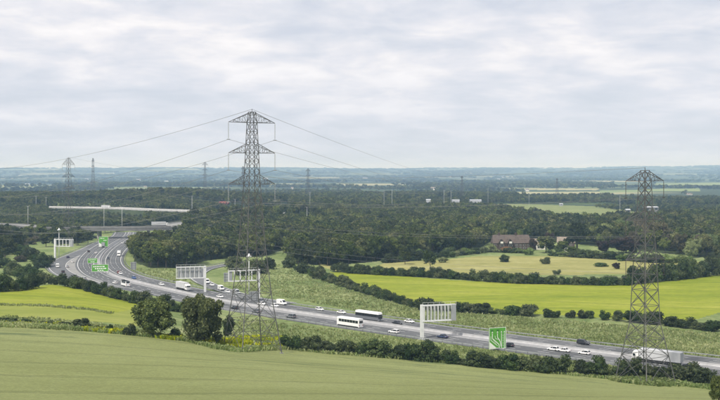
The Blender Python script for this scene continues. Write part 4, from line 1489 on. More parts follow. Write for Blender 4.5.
def quads_mesh(name, centres, normals, size, mat, extra=None, seed=0):
    r = np.random.default_rng(seed)
    n = len(centres)
    rv = r.normal(size=(n, 3))
    u = np.cross(normals, rv)
    u /= np.linalg.norm(u, axis=1)[:, None] + 1e-9
    v = np.cross(normals, u)
    s = (size * r.uniform(0.6, 1.35, n))[:, None]
    a = r.uniform(0.55, 1.0, n)[:, None]
    bend = normals * s * 0.25
    P = np.stack([centres - u * s * a, centres - v * s * 0.8 + bend, centres + u * s * a, centres + v * s * 0.8 - bend], 1).reshape(-1, 3)
    Fq = np.arange(n * 4).reshape(-1, 4)
    if extra is not None:
        ev, ef = extra           # ef are quads
        Fq = np.vstack([Fq, ef + len(P)])
        P = np.vstack([P, ev])
    return np_mesh(name, P, Fq, mat)


def crown(name, seed, rx, rz, zc, n_clump, n_leaf, leaf, mat, clump=0.36, low=-0.55, core=True, taper=0.0):
    """leafy crown: clumps spread over an uneven ellipsoid, each a cloud of leaf faces"""
    r = np.random.default_rng(seed)
    C_ = []
    while len(C_) < n_clump:
        d = r.normal(size=3)
        d /= np.linalg.norm(d)
        if d[2] < low:
            continue
        k = r.uniform(0.45, 0.86) * (1 + 0.16 * math.sin(3 * math.atan2(d[1], d[0]) + seed) + 0.1 * math.sin(5 * d[2] + seed * 2))
        w = 1.0 - taper * (d[2] * k * 0.5 + 0.5)
        C_.append((d[0] * k * w, d[1] * k * w, d[2] * k))
    C_ = np.array(C_)
    cr = clump * r.uniform(0.7, 1.25, n_clump) * (1.0 - 0.5 * taper * (C_[:, 2] * 0.5 + 0.5))
    ci = r.integers(0, n_clump, n_leaf)
    d = r.normal(size=(n_leaf, 3))
    d /= np.linalg.norm(d, axis=1)[:, None]
    d[:, 2] = np.abs(d[:, 2]) * np.where(r.random(n_leaf) < 0.78, 1, -1)
    pos = C_[ci] + d * (cr[ci] * r.uniform(0.72, 1.12, n_leaf))[:, None]
    nrm = d * 0.75 + r.normal(size=(n_leaf, 3)) * 0.45
    nrm /= np.linalg.norm(nrm, axis=1)[:, None]
    sc = np.array([rx, rx, rz])
    pos = pos * sc + np.array([0, 0, zc])
    extra = None
    if core:
        # branchy heart that closes the crown, leaving the rim ragged
        nu, nv = 7, 5
        ev, ef = [], []
        for k in range(n_clump):
            b = len(ev)
            for j in range(nv):
                ph = math.pi * (j / (nv - 1)) - math.pi / 2
                for i in range(nu):
                    th = 2 * math.pi * i / nu
                    q = C_[k] + 0.66 * cr[k] * np.array([math.cos(th) * math.cos(ph), math.sin(th) * math.cos(ph), math.sin(ph)])
                    ev.append(q * sc + np.array([0, 0, zc]))
            for j in range(nv - 1):
                for i in range(nu):
                    ef.append((b + j * nu + i, b + j * nu + (i + 1) % nu, b + (j + 1) * nu + (i + 1) % nu, b + (j + 1) * nu + i))
        extra = (np.array(ev), np.array(ef))
    return quads_mesh(name, pos, nrm, leaf, mat, extra, seed)


def trunk_mesh(name, seed, h, r0, spread, n_limb=5):
    r = random.Random(seed)
    m = MB()
    top = Vector((r.uniform(-0.2, 0.2), r.uniform(-0.2, 0.2), h))
    m.bar((0, 0, -0.6), top * 0.5, r0, r0 * 0.75, 8)
    m.bar(top * 0.5, top, r0 * 0.75, r0 * 0.3, 8)
    for k in range(n_limb):
        a = k * 2.4 + r.uniform(-0.4, 0.4)
        q = r.uniform(0.4, 0.85)
        b = top * q
        m.bar(b, b + Vector((math.cos(a) * spread, math.sin(a) * spread, h * r.uniform(0.25, 0.5))), r0 * 0.4, r0 * 0.12, 6)
    return m.mesh(name, M['bark'])


PROTO = {}
for i in range(2):
    PROTO['big%d' % i] = (crown('crown', 11 + i, 6.2, 6.3, 5.9, 60, 15000, 0.30, M['leaf_near'], 0.27, -0.95), trunk_mesh('trunk', 5 + i, 7.0, 0.4, 3.0), 12.4, 12.2)
for i in range(5):
    PROTO['shrub%d' % i] = (crown('foliage', 31 + i, 2.7, 2.35, 2.1, 20, 2600, 0.23, M['leaf_hedge'], 0.42, -0.85), trunk_mesh('stem', 25 + i, 2.2, 0.12, 0.9, 4), 5.6, 4.7)
for i in range(6):
    PROTO['tree%d' % i] = (crown('crown', 51 + i, 4.6, 4.9 + 0.3 * (i % 3), 7.8, 26, 2300, 0.42, M['leaf_wood' if i < 4 else 'leaf_dark'], 0.36, -0.8), trunk_mesh('trunk', 45 + i, 7.5, 0.28, 2.2), 9.4, 13.0)
for i, k in enumerate(('pale', 'copper', 'brown', 'dark', 'orange')):
    PROTO[k] = (crown('crown', 71 + i, 4.6, 5.0, 5.4, 34, 3600, 0.34, M['leaf_' + k], 0.33, -0.9), trunk_mesh('trunk', 65 + i, 5.0, 0.26, 2.2), 9.4, 10.8)
    PROTO[k + '_shrub'] = (crown('foliage', 81 + i, 2.8, 2.2, 1.9, 16, 1300, 0.28, M['leaf_' + k], 0.42, -0.85), trunk_mesh('stem', 85 + i, 2.0, 0.12, 0.9, 4), 5.6, 4.3)
PROTO['cedar'] = (crown('crown', 91, 7.5, 6.0, 8.0, 34, 3600, 0.45, M['leaf_dark'], 0.27, -0.7, True, 0.55), trunk_mesh('trunk', 92, 11.0, 0.45, 3.5, 7), 15.0, 14.5)

PLACED = []


def plant(proto, p, w, h, label, cat, group=None, name=None):
    cr_, tr_, pw, ph = PROTO[proto]
    nm = name or ('shrub' if 'shrub' in proto else 'tree')
    t = thing(nm, label, cat, (p[0], p[1], p[2] - 0.05), random.uniform(0, 6.28), group)
    s = (w / pw, w / pw * random.uniform(0.9, 1.1), h / ph)
    a = obj('foliage' if 'shrub' in proto else 'crown', cr_, t)
    a.scale = s
    b = obj('stem' if 'shrub' in proto else 'trunk', tr_, t)
    b.scale = ((s[0] + s[2]) / 2, (s[0] + s[2]) / 2, s[2])
    PLACED.append((p[0], p[1]))
    return t


def px_plant(proto, x, y, wpx, hpx, label, cat, group=None):
    p = G(x, y)
    s = F / p[1]
    return plant(proto, p, wpx / s, hpx / s, label, cat, group)


# -- two big trees and their companions on the field edge
px_plant('big0', 153, 336, 44, 37, 'wide dark green tree on the field edge left of the round one', 'tree')
px_plant('big1', 204, 343, 44, 48, 'big round dense green tree on the field edge by the tall pylon', 'tree')
px_plant('shrub1', 130, 335, 14, 12, 'low bush at the left foot of the wide tree', 'bush')
px_plant('shrub0', 82, 328, 17, 10, 'lone low bush on the hedge bank left of the wide tree', 'bush')
px_plant('shrub2', 110, 331, 7, 7, 'small bush between the lone low bush and the wide tree', 'bush')
px_plant('shrub3', 228, 336, 11, 22, 'narrow dark bush between the round tree and the tall pylon', 'bush')
px_plant('shrub2', 176, 338, 14, 10, 'low bush in the gap between the two big trees', 'bush')
px_plant('big0', 719, 402, 22, 27, 'dark tree cut by the bottom right corner', 'tree')
px_plant('shrub1', 283, 347, 8, 10, 'small bush at the right foot of the tall pylon', 'bush')


def ORD(n):
    w = ('first', 'second', 'third', 'fourth', 'fifth', 'sixth', 'seventh', 'eighth', 'ninth', 'tenth', 'eleventh', 'twelfth')
    return w[n - 1] if n <= 12 else '%d%s' % (n, {1: 'st', 2: 'nd', 3: 'rd'}.get(n % 10 if n % 100 not in (11, 12, 13) else 0, 'th'))


def row(pts, wpx, hpx, gap, label, group, protos=('shrub0', 'shrub1', 'shrub2', 'shrub3', 'shrub4'), jit=0.36, cat='bush', skip=0.0, yj=0.0):
    """shrubs side by side along a line of ground pixels; hpx may be (at start, at end)"""
    P = np.array(pts, float)
    L = np.concatenate([[0], np.cumsum(np.linalg.norm(np.diff(P, axis=0), axis=1))])
    d = 0.0
    num = 0
    while d < L[-1]:
        q = d / L[-1]
        x, y = np.interp(d, L, P[:, 0]), np.interp(d, L, P[:, 1])
        wv = (wpx[0] + (wpx[1] - wpx[0]) * q) if isinstance(wpx, tuple) else wpx
        hv = (hpx[0] + (hpx[1] - hpx[0]) * q) if isinstance(hpx, tuple) else hpx
        k = random.uniform(1 - jit, 1 + jit)
        if random.random() >= skip:
            num += 1
            px_plant(random.choice(protos), x, y + random.uniform(-yj, yj), wv * k * 1.18, hv * k, label.replace('#', ORD(num)), cat, group)
        d += wv * gap * k


# -- hedge between the foreground field and the motorway
HL, HG = 'dense green bush in the hedge between foreground field and motorway', 'hedge bushes on the near side of the motorway'
row([(291, 349), (330, 352.5), (372, 356)], 17, 15, 0.72, '# bush from the left in the near hedge below the white coach', HG)
row([(378, 357), (403, 359)], 17, 15, 0.7, '# bush from the left in the near hedge clump below the white estate car', HG)
row([(412, 360), (450, 363)], 19, 17, 0.62, '# bush from the left in the near hedge clump below the gantry post', HG)
row([(452, 364), (474, 366)], 13, 8, 0.8, '# bush from the left in the low hedge stretch left of the lane sign', HG)
row([(476, 367), (540, 372)], 18, 15, 0.66, '# bush from the left in the near hedge below the lane sign', HG)
row([(545, 373), (566, 374)], 18, 17, 0.7, '# bush from the left in the hedge clump below the two white cars', HG)
row([(584, 375), (601, 376)], 18, 17, 0.7, '# bush from the left in the hedge clump below the black off-roader', HG)
row([(606, 377), (634, 378)], 13, 10, 0.8, '# low bush from the left at the left foot of the right pylon', HG)
row([(622, 377), (640, 378)], 16, 18, 0.8, '# tall bush from the left behind the left legs of the right pylon', HG)
row([(650, 378), (672, 380)], 16, 17, 0.75, '# bush from the left behind the right legs of the right pylon', HG)
row([(676, 381), (712, 386)], 19, 18, 0.66, '# bush from the left in the near hedge right of the right pylon', HG)
# -- hedge between the left field and the motorway
HL, HG = 'dark bush in the hedge between left field and motorway', 'hedge bushes above the left field'
row([(38, 284.5), (60, 285), (77, 288.5)], 12, 11, 0.62, '# bush from the left in the hedge below the slip road bend', HG)
row([(77, 288.5), (95, 293), (115, 298.5), (140, 304.5), (150, 306)], 12, 12.5, 0.58, '# bush from the left in the hedge descending to the wide tree', HG)
row([(152, 308), (170, 311), (196, 314)], 13, 12, 0.62, '# bush from the left in the hedge behind the two big trees', HG)
row([(-4, 292), (18, 291), (38, 288)], 13, 15, 0.6, '# dark bush from the left edge at the corner of the left field', HG)
row([(-4, 268), (10, 273), (25, 279), (40, 284)], 13, 13, 0.55, '# dark bush from the left edge in the belt above the left field', HG, yj=2)
# -- low scrub along the top of the foreground field, far left
row([(-3, 321), (40, 324), (75, 327)], 8, 3.6, 0.8, '# low scrub bush from the left edge on the foreground field bank', 'low scrub at the far left', jit=0.35)
row([(88, 328), (112, 331)], 8, 4.2, 0.9, '# low scrub bush from the left right beside the lone low bush', 'low scrub at the far left', jit=0.35)
# -- hedge beyond the motorway
HL, HG = 'round bush in the hedge between motorway bank and bright right field', 'hedge bushes beyond the motorway'
row([(290, 268), (305, 273.5), (320, 279)], 10, 10, 0.6, '# bush from the top of the sloping hedge beyond the motorway', HG)
row([(320, 279), (350, 289), (380, 298), (414, 307.5)], (10, 12), (9.5, 10.5), 0.62, '# bush down the sloping hedge beside the bright right field', HG)
row([(426, 310), (464, 312.5)], 13, 9.5, 0.72, '# bush from the left in the hedge behind the near gantry frame', HG)
row([(473, 313), (498, 314)], 14, 10, 0.66, '# bush from the left in the hedge run above the lane sign', HG)
row([(505, 314.5), (534, 316)], 14, 9, 0.7, '# bush from the left in the hedge run right above the lane sign', HG)
for (x, y, w, h) in ((549, 317.5, 13, 10), (556, 318, 10, 8), (571, 318, 11, 8), (583, 318.5, 11, 9), (590, 318.5, 10, 8)):
    px_plant('shrub%d' % (x % 5), x, y, w, h, '%s bush from the left in the broken hedge above the black off-roader' % ORD((549, 556, 571, 583, 590).index(x) + 1), 'bush', HG)
px_plant('shrub1', 604.5, 320, 12, 10, 'ball shaped bush on its own, left of a larger twin, beyond the motorway', 'bush')
px_plant('shrub2', 619, 321, 14, 11, 'ball shaped bush on its own just left of the right pylon', 'bush')
row([(634, 322.5), (664, 325)], 15, 11, 0.62, '# bush from the left in the far hedge behind the right pylon', HG)
row([(668, 326), (726, 333)], 13, 9, 0.72, '# bush from the left in the far hedge right of the right pylon', HG)
# -- hedge above the bright right field
HL, HG = 'bush in the thick hedge between bright field and pale meadow', 'hedge bushes above the bright right field'
row([(338, 272), (372, 274)], 9, 8, 0.62, '# bush from the left at the left tip of the meadow hedge', HG)
row([(350, 273.5), (400, 276), (440, 278)], 9, 9, 0.6, '# bush from the left in the left third of the meadow hedge', HG, jit=0.3)
row([(440, 278), (490, 282), (520, 283.5)], 10, 10, 0.6, '# bush from the left in the meadow hedge below the house', HG, jit=0.3)
row([(520, 283.5), (560, 284.5), (600, 285.5), (632, 285)], 10, 9, 0.62, '# bush from the left in the meadow hedge left of the right pylon', HG, jit=0.35)
row([(634, 284), (665, 281), (695, 278), (724, 274)], 13, 17, 0.5, '# tall bush rightwards at the right end of the meadow hedge', 'tall bushes at the right end of the meadow hedge', jit=0.25)
# -- single trees and bushes round the meadow
px_plant('tree1', 405, 264.5, 12, 17, 'small upright tree on the left part of the meadow', 'tree')
px_plant('tree4', 430.5, 271.5, 15, 20, 'dark tree standing out of the meadow hedge', 'tree')
px_plant('pale_shrub', 443, 262.5, 11, 6, 'pale green bush at the top of the meadow', 'bush')
px_plant('shrub3', 505, 262, 11, 8, 'round bush on the meadow below the house', 'bush')
px_plant('shrub4', 545.5, 264, 10, 8, 'round bush alone in the middle of the meadow', 'bush')
px_plant('shrub0', 601, 266.5, 15, 4, 'flat bush on the meadow right of the middle', 'bush')
px_plant('copper_shrub', 616, 269, 7, 7, 'small reddish bush on the right of the meadow', 'bush')
px_plant('shrub1', 557, 275, 8, 6, 'bush breaking out of the top of the meadow hedge', 'bush')
px_plant('pale_shrub', 419, 258, 10, 10, 'pale bush at the foot of the wood left of the meadow', 'bush')
# -- garden round the house
px_plant('cedar', 577, 252, 33, 33, 'big dark spreading tree right of the house', 'tree')
px_plant('orange_shrub', 507, 252.5, 12, 6, 'orange flowering bush in front of the house', 'bush')
px_plant('pale_shrub', 528, 255, 10, 8, 'pale round bush in the garden in front of the house', 'bush')
px_plant('pale_shrub', 493, 252, 7, 9, 'pale bush at the left end of the house', 'bush')
px_plant('copper', 533, 250.5, 9, 13, 'purple leaved tree at the right end of the house', 'tree')
px_plant('tree2', 546, 253, 20, 17, 'round green tree at the right end of the house', 'tree')
px_plant('copper', 549, 248, 12, 16, 'dark purple tree behind the round green one', 'tree')
px_plant('copper', 626, 253, 30, 16, 'wide dark purple tree left of the right pylon', 'tree')
px_plant('copper', 603, 253, 15, 13, 'dark purple tree right of the big spreading one', 'tree')
px_plant('brown', 658, 247, 30, 26, 'pale brownish tree behind the right pylon', 'tree')
px_plant('brown', 640, 240, 18, 22, 'reddish brown tree just left of the right pylon shaft', 'tree')
px_plant('pale', 607, 244, 22, 20, 'light green tree right of the big spreading one', 'tree')
px_plant('pale', 622, 236, 18, 16, 'light green tree behind the purple ones', 'tree')
px_plant('pale', 690, 258, 16, 16, 'light green tree near the right end of the meadow', 'tree')
px_plant('pale_shrub', 679, 263, 12, 9, 'pale bush right of the right pylon at the meadow top', 'bush')
px_plant('pale_shrub', 688, 264, 9, 9, 'very pale round bush at the right meadow corner', 'bush')
px_plant('pale_shrub', 621, 261, 9, 7, 'pale bush at the meadow top left of the right pylon', 'bush')
row([(495, 252.5), (503, 252.8), (515, 253.2), (530, 253.5)], 6, 4.2, 0.75, '# low garden bush from the left along the front of the house', 'garden bushes in front of the house', ('shrub0', 'pale_shrub', 'shrub3'), jit=0.35)
px_plant('tree1', 562, 254.5, 15, 13, 'mid green tree hiding the left end of the cottage', 'tree')
px_plant('tree3', 572, 255.5, 14, 9, 'low tree in front of the big spreading one', 'tree')
px_plant('tree0', 590, 240, 22, 18, 'mid green tree behind the big spreading one', 'tree')
row([(556, 256), (580, 257.5), (615, 259.5), (640, 262), (668, 263)], 12, 7, 0.6, '# bush from the left along the meadow top right of the house', 'bushes along the top of the meadow', ('shrub0', 'shrub1', 'shrub2', 'pale_shrub', 'dark_shrub', 'shrub3'), jit=0.35)
row([(455, 256), (475, 254), (490, 252)], 9, 6, 0.7, '# bush from the left along the meadow top left of the house', 'bushes left of the house', ('shrub0', 'shrub1', 'pale_shrub', 'shrub3'), jit=0.35)
row([(384, 263), (400, 262), (430, 259), (452, 257)], 9, 8, 0.7, '# bush from the left at the foot of the wood above the meadow', 'bushes at the foot of the wood', ('shrub0', 'shrub1', 'shrub2', 'dark_shrub'), jit=0.4)
# -- scrub in the loop of the slip road and by the left bend
row([(234, 268), (246, 274), (262, 275), (272, 270)], 13, 12, 0.6, '# scrub bush from the left behind the open white gantry', 'scrub behind the open white gantry', yj=4)
row([(22, 256), (34, 262), (48, 266), (40, 270), (30, 268)], 13, 11, 0.6, '# dark bush in the thicket left of the slip road bend', 'bushes left of the slip road bend', yj=3)
row([(20, 262), (22, 250), (30, 244), (44, 240), (52, 241)], 10, 6, 0.7, '# low bush along the curving brownish row at the far left', 'curving row of bushes at the far left', ('brown_shrub', 'shrub2'), jit=0.2)
for (x, y, w, h, pr_) in ((5, 262, 22, 24, 'tree4'), (16, 254, 18, 22, 'tree5'), (1, 250, 20, 24, 'tree4'), (46, 247, 17, 15, 'tree2'), (58, 246, 16, 14, 'tree4'), (78, 245, 16, 13, 'tree0'), (88, 243, 12, 11, 'tree1')):
    px_plant(pr_, x, y, w, h, {5: 'dark tree cut by the left edge above the hedge belt', 16: 'dark tree standing right of the left edge tree', 1: 'dark tree at the left edge behind another', 46: 'round tree left of the far left gantry post', 58: 'dark tree behind the far left gantry', 78: 'tree at the foot of the left pylon, right side', 88: 'small tree beside the tall pale green sign'}[x], 'tree')

for i, (x, w, h) in enumerate(((30, 13, 13), (40, 14, 14), (49, 13, 13), (58, 14, 14), (67, 13, 13), (76, 13, 12), (84, 10, 9))):
    px_plant('tree%d' % (i % 6), x, 237.5 + (i % 2), w, h, '%s tree from the left screening the left half of the bridge' % ORD(i + 1), 'tree', 'trees screening the bridge')
for i, (x, y, w, h) in enumerate(((99, 233.5, 11, 9), (105, 232.6, 11, 10), (111, 232, 11, 10), (117, 231.2, 11, 10), (123, 230.8, 11, 10), (129, 230.6, 12, 10), (136, 231, 12, 9))):
    px_plant('tree%d' % (4 + i % 2), x, y, w, h, '%s dark tree from the left close behind the bridge deck' % ORD(i + 1), 'tree', 'dark trees behind the bridge')

# -- woodland: jittered points inside the wood outlines
pts = []
for key, sp_, hh in (('A', 7.4, (9.5, 16.0)), ('B', 7.0, (8, 12)), ('C', 6.5, (7.0, 10.0)), ('E', 8.0, (4.5, 8.5)), ('D', 10.0, (9, 14))):
    po = WOODS[key]
    w_ = np.array([flat(*p)[:2] for p in po])
    X, Y = np.meshgrid(np.arange(w_[:, 0].min(), w_[:, 0].max(), sp_), np.arange(w_[:, 1].min(), w_[:, 1].max(), sp_))
    X, Y = X.ravel(), Y.ravel()
    X = X + rng.uniform(-0.42, 0.42, X.shape) * sp_
    Y = Y + rng.uniform(-0.42, 0.42, Y.shape) * sp_
    ok = in_poly(X, Y, [tuple(p) for p in w_]) & (np.abs(X / Y) < 0.40)
    X, Y = X[ok], Y[ok]
    ok = np.ones(len(X), bool)
    for P, r_ in ((MAIN, 19), (ONSLIP, 9), (OFFSLIP, 11), (OVER, 12), (A2, 14), (RAMP, 9)):
        ok &= near_dist(P, X, Y)[0] > r_
    ok &= ~((np.abs(X - 132) < 26) & (np.abs(Y - 826) < 16))
    # clearings: the garden right of the house is looser
    if key == 'A':
        loose = (X > 150) & (Y > 640)
        ok &= ~(loose & (rng.random(len(X)) < 0.45))
    if key == 'E':
        ok &= wavy(X, Y, 0.03, 61) > -0.3
    if key == 'D':
        ok &= (wavy(X, Y, 0.012, 33) > -0.45) | (X < -150)
    if key == 'C':
        da, ia = near_dist(A2, X, Y)
        ok &= ~((da < 27) & (Y < A2[ia, 1]))
    X, Y = X[ok], Y[ok]
    H_ = rng.uniform(*hh, len(X)) * (1 + 0.12 * wavy(X, Y, 0.03, 17))
    if key == 'C':
        H_ = np.where((near_dist(A2, X, Y)[0] < 130), 4.2, H_)
        H_ = np.where((Y > 1250) & ((X / Y < -0.297) | ((X / Y > -0.205) & (X / Y < -0.15))), 10.5, H_)
    if key == 'A':
        H_ = np.where((X < -150) & (X / Y < -0.172) & (Y > 830), 7.0, H_)
    for x, y, h in zip(X, Y, H_):
        pts.append((x, y, h, key))
pts.sort(key=lambda p: p[1])
front, back = [], []
occ = np.array(PLACED)
for p in pts:
    if len(front) < 235 and abs(p[0] / p[1]) < 0.345 and p[3] in 'AB':
        # a tree is picked out singly only where nothing taller of the wood hides it
        hid = sum(1 for f in front if f[1] < p[1] - 4 and abs(f[0] / f[1] - p[0] / p[1]) < 3.2 / p[1] and p[1] - f[1] < 55)
        if hid < 2:
            front.append(p)
            continue
    back.append(p)
for i, (x, y, h, k) in enumerate(front):
    pr_ = random.choice(('tree0', 'tree1', 'tree2', 'tree3', 'tree4', 'tree5') if x < 170 else ('tree0', 'tree1', 'tree2', 'pale', 'tree5', 'brown', 'pale', 'tree3'))
    plant(pr_, (x, y, ground_z(x, y)), h * random.uniform(0.66, 0.86), h, 'broadleaf tree in the front ranks of the wood', 'tree', 'front ranks of the wood')


def scatter(name, P, S, protos, label, cat, seed=1):
    """one mass of trees: points that each carry one of a few crowns"""
    me = bpy.data.meshes.new(name)
    me.vertices.add(len(P))
    me.vertices.foreach_set('co', np.array(P, np.float32).ravel())
    at_ = me.attributes.new('size', 'FLOAT_VECTOR', 'POINT')
    at_.data.foreach_set('vector', np.array(S, np.float32).ravel())
    o = obj(name, me)
    tag(o, label, cat, kind='stuff')
    col = bpy.data.collections.new(name + '_kinds')
    for k, m_ in enumerate(protos):
        q = bpy.data.objects.new(name + '_kind', m_)
        col.objects.link(q)
    ng = bpy.data.node_groups.new(name, 'GeometryNodeTree')
    ng.interface.new_socket('Geometry', in_out='INPUT', socket_type='NodeSocketGeometry')
    ng.interface.new_socket('Geometry', in_out='OUTPUT', socket_type='NodeSocketGeometry')
    gi, go = ng.nodes.new('NodeGroupInput'), ng.nodes.new('NodeGroupOutput')
    ip = ng.nodes.new('GeometryNodeInstanceOnPoints')
    ci = ng.nodes.new('GeometryNodeCollectionInfo')
    ci.inputs['Collection'].default_value = col
    ci.inputs['Separate Children'].default_value = True
    ip.inputs['Pick Instance'].default_value = True
    na = ng.nodes.new('GeometryNodeInputNamedAttribute')
    na.data_type = 'FLOAT_VECTOR'
    na.inputs['Name'].default_value = 'size'
    rv = ng.nodes.new('FunctionNodeRandomValue')
    rv.data_type = 'FLOAT_VECTOR'
    rv.inputs[0].default_value = (0, 0, 0)
    rv.inputs[1].default_value = (0, 0, 6.283)
    rv.inputs['Seed'].default_value = seed
    m2p = ng.nodes.new('GeometryNodeMeshToPoints')
    ng.links.new(gi.outputs[0], m2p.inputs[0])
    ng.links.new(m2p.outputs[0], ip.inputs['Points'])
    ng.links.new(ci.outputs[0], ip.inputs['Instance'])
    ng.links.new(na.outputs['Attribute'], ip.inputs['Scale'])
    ng.links.new(rv.outputs[0], ip.inputs['Rotation'])
    ng.links.new(ip.outputs[0], go.inputs[0])
    md = o.modifiers.new('scatter', 'NODES')
    md.node_group = ng
    return o


back = np.array([(x, y, h) for x, y, h, k in back])
bz = corridor(height(back[:, 0], back[:, 1]), back[:, 0], back[:, 1])
hw_ = back[:, 2] / 13.0
midp = [crown('wood_crown', 101 + i, 4.6, 5.6, 7.0, 18, 900, 0.62, M['leaf_wood' if i < 3 else 'leaf_dark'], 0.38, -0.8) for i in range(4)]
scatter('woodland', np.stack([back[:, 0], back[:, 1], bz - 0.1], 1), np.stack([hw_ * rng.uniform(0.9, 1.2, len(hw_)), hw_ * rng.uniform(0.9, 1.2, len(hw_)), hw_], 1), midp,
        'dense mass of green woodland behind the motorway junction', 'woodland')

# far trees: copses, hedgerows and woods on the plain
n_far = 90000
Dv = np.exp(rng.uniform(math.log(1950), math.log(17000), n_far))
Xv = rng.uniform(-0.40, 0.40, n_far) * Dv
wv_ = wavy(Xv, Dv, 0.0042, 41) + 0.7 * wavy(Xv, Dv * 2.2, 0.0022, 43) + 0.35 * wavy(Xv, Dv, 0.02, 44)
fpx, fpy = 360 + Xv / Dv * F, YH + (CAMZ - height(Xv, Dv)) / Dv * F
okf = (wv_ > np.where(Dv < 2600, 0.15, 0.22))
for k_ in ('straw', 'straw2', 'lime', 'lime2', 'lime3', 'lime4', 'olive'):
    okf &= ~in_poly(fpx, fpy, POLY[k_])
okf &= rng.random(n_far) < 0.62
Xv, Dv = Xv[okf], Dv[okf]
fz = height(Xv, Dv)
fh = rng.uniform(0.75, 1.2, len(Xv)) * (1 + 0.25 * sstep(2500, 7000, Dv))
fw = fh * (1.0 + 1.1 * sstep(2500, 7000, Dv) + 3.0 * sstep(7000, 15000, Dv))
farm_ = [crown('far_crown', 111 + i, 5.0, 5.6, 6.2, 9, 160, 1.25, M['leaf_wood' if i < 2 else 'leaf_dark'], 0.46, -0.8) for i in range(3)]
scatter('far_woods', np.stack([Xv, Dv, fz - 0.3], 1), np.stack([fw, fw, fh], 1), farm_, 'far off woods and hedgerows across the plain', 'woodland', 4)

# -- rough grass and flowers


def tuft_mass(name, P, hgt, mat, label, cat, blades=5, wd=0.22, seed=5):
    r = np.random.default_rng(seed)
    P = np.array(P)
    n = len(P)
    idx = np.repeat(np.arange(n), blades)
    a = r.uniform(0, 6.283, n * blades)
    h = np.repeat(hgt, blades) * r.uniform(0.6, 1.2, n * blades)
    off = r.normal(size=(n * blades, 2)) * (0.35 * np.repeat(hgt, blades))[:, None] * 1.2
    b = P[idx].copy()
    b[:, :2] += off
    w = h * wd * r.uniform(0.7, 1.5, n * blades)
    dx, dy = np.cos(a) * w, np.sin(a) * w
    lean = r.normal(size=(n * blades, 2)) * (h * 0.35)[:, None]
    v0 = b + np.stack([-dx, -dy, np.full_like(h, -0.1)], 1)
    v1 = b + np.stack([dx, dy, np.full_like(h, -0.1)], 1)
    v2 = b + np.stack([dx * 1.2 + lean[:, 0], dy * 1.2 + lean[:, 1], h], 1)
    v3 = b + np.stack([-dx * 0.8 + lean[:, 0], -dy * 0.8 + lean[:, 1], h * 0.85], 1)
    V_ = np.stack([v0, v1, v2, v3], 1).reshape(-1, 3)
    me = np_mesh(name, V_, np.arange(len(V_)).reshape(-1, 4), mat)
    return tag(obj(name, me), label, cat, kind='stuff')


def band(poly, n, seed):
    """ground points inside a pixel outline, spread evenly over the ground"""
    r = np.random.default_rng(seed)
    po = np.array(poly, float)
    x = r.uniform(po[:, 0].min(), po[:, 0].max(), n * 6)
    y = r.uniform(po[:, 1].min(), po[:, 1].max(), n * 6)
    m = in_poly(x, y, poly)
    x, y = x[m][:n], y[m][:n]
    return x, y


def ground_pts(x, y):
    """vectorised ray / ground meeting point"""
    Ds = np.geomspace(140, 1100, 420)
    out = np.zeros((len(x), 3))
    tab = {}
    for xb in range(int(min(x)) - 3, int(max(x)) + 4, 3):
        X = (xb - 360.0) / F * Ds
        z = corridor(height(X, Ds), X, Ds)
        tab[xb] = YH + (CAMZ - z) / Ds * F
    keys = np.array(sorted(tab))
    for k in keys:
        m = np.abs(x - k) <= 1.5
        if not m.any():
            continue
        yy = np.minimum.accumulate(tab[k])
        d = np.interp(y[m], yy[::-1], Ds[::-1])
        X = (x[m] - 360.0) / F * d
        out[m, 0], out[m, 1] = X, d
    out[:, 2] = corridor(height(out[:, 0], out[:, 1]), out[:, 0], out[:, 1])
    return out


bankp = [(0, 0)]
gx, gy = [], []
for poly, n, sd_ in (([(200, 300), (300, 255), (330, 285), (420, 310), (560, 320), (720, 334), (720, 362), (560, 340), (430, 325), (330, 306), (240, 290)], 9000, 1),
                     ([(240, 318), (300, 326), (400, 338), (500, 352), (620, 364), (720, 376), (720, 386), (600, 377), (500, 368), (400, 358), (330, 352), (280, 346), (225, 338)], 5000, 2),
                     ([(125, 268), (185, 270), (200, 285), (170, 283), (130, 274)], 900, 3),
                     ([(0, 316), (60, 320), (120, 326), (160, 334), (110, 333), (0, 327)], 900, 4),
                     ([(0, 304.5), (40, 305), (90, 309), (112, 313), (112, 314.5), (90, 310.5), (40, 306.5), (0, 306)], 260, 6)):
    a_, b_ = band(poly, n, sd_)
    gx.append(a_)
    gy.append(b_)
gp = ground_pts(np.concatenate(gx), np.concatenate(gy))
okg = (near_dist(MAIN, gp[:, 0], gp[:, 1])[0] > HW + 2.5) & (near_dist(ONSLIP, gp[:, 0], gp[:, 1])[0] > 7) & (near_dist(OFFSLIP, gp[:, 0], gp[:, 1])[0] > 9)
gp = gp[okg]
tuft_mass('rough_grass', gp, rng.uniform(0.3, 0.8, len(gp)), M['tuft'], 'rough grass growing on the motorway banks', 'grass', 7, 0.17)
# fringe of taller grass where the crop ends
an = rng.uniform(0, 6.283, 700)
rr = 9.5 * np.sqrt(rng.uniform(0, 1, 700))
wx, wy = pr[0] + 1.15 * rr * np.cos(an), pr[1] + rr * np.sin(an)
wp = np.stack([wx, wy, height(wx, wy)], 1)
tuft_mass('weeds', wp, rng.uniform(0.5, 1.2, 700), M['tuft'], 'patch of rank weeds between the feet of the right pylon', 'weeds', 4, 0.3, 12)
ex = np.array([p[0] for p in EDGE], float)
ey = np.array([p[1] for p in EDGE], float)
fx = rng.uniform(-5, 725, 5200)
fy = np.interp(fx, ex, ey) - rng.uniform(-0.3, 3.0, 5200)
fp = ground_pts(fx, fy)
tuft_mass('field_margin_grass', fp, rng.uniform(0.35, 0.95, len(fp)), M['tuft'], 'tall grass fringe along the edge of the wheat field', 'grass', 7, 0.15, 8)
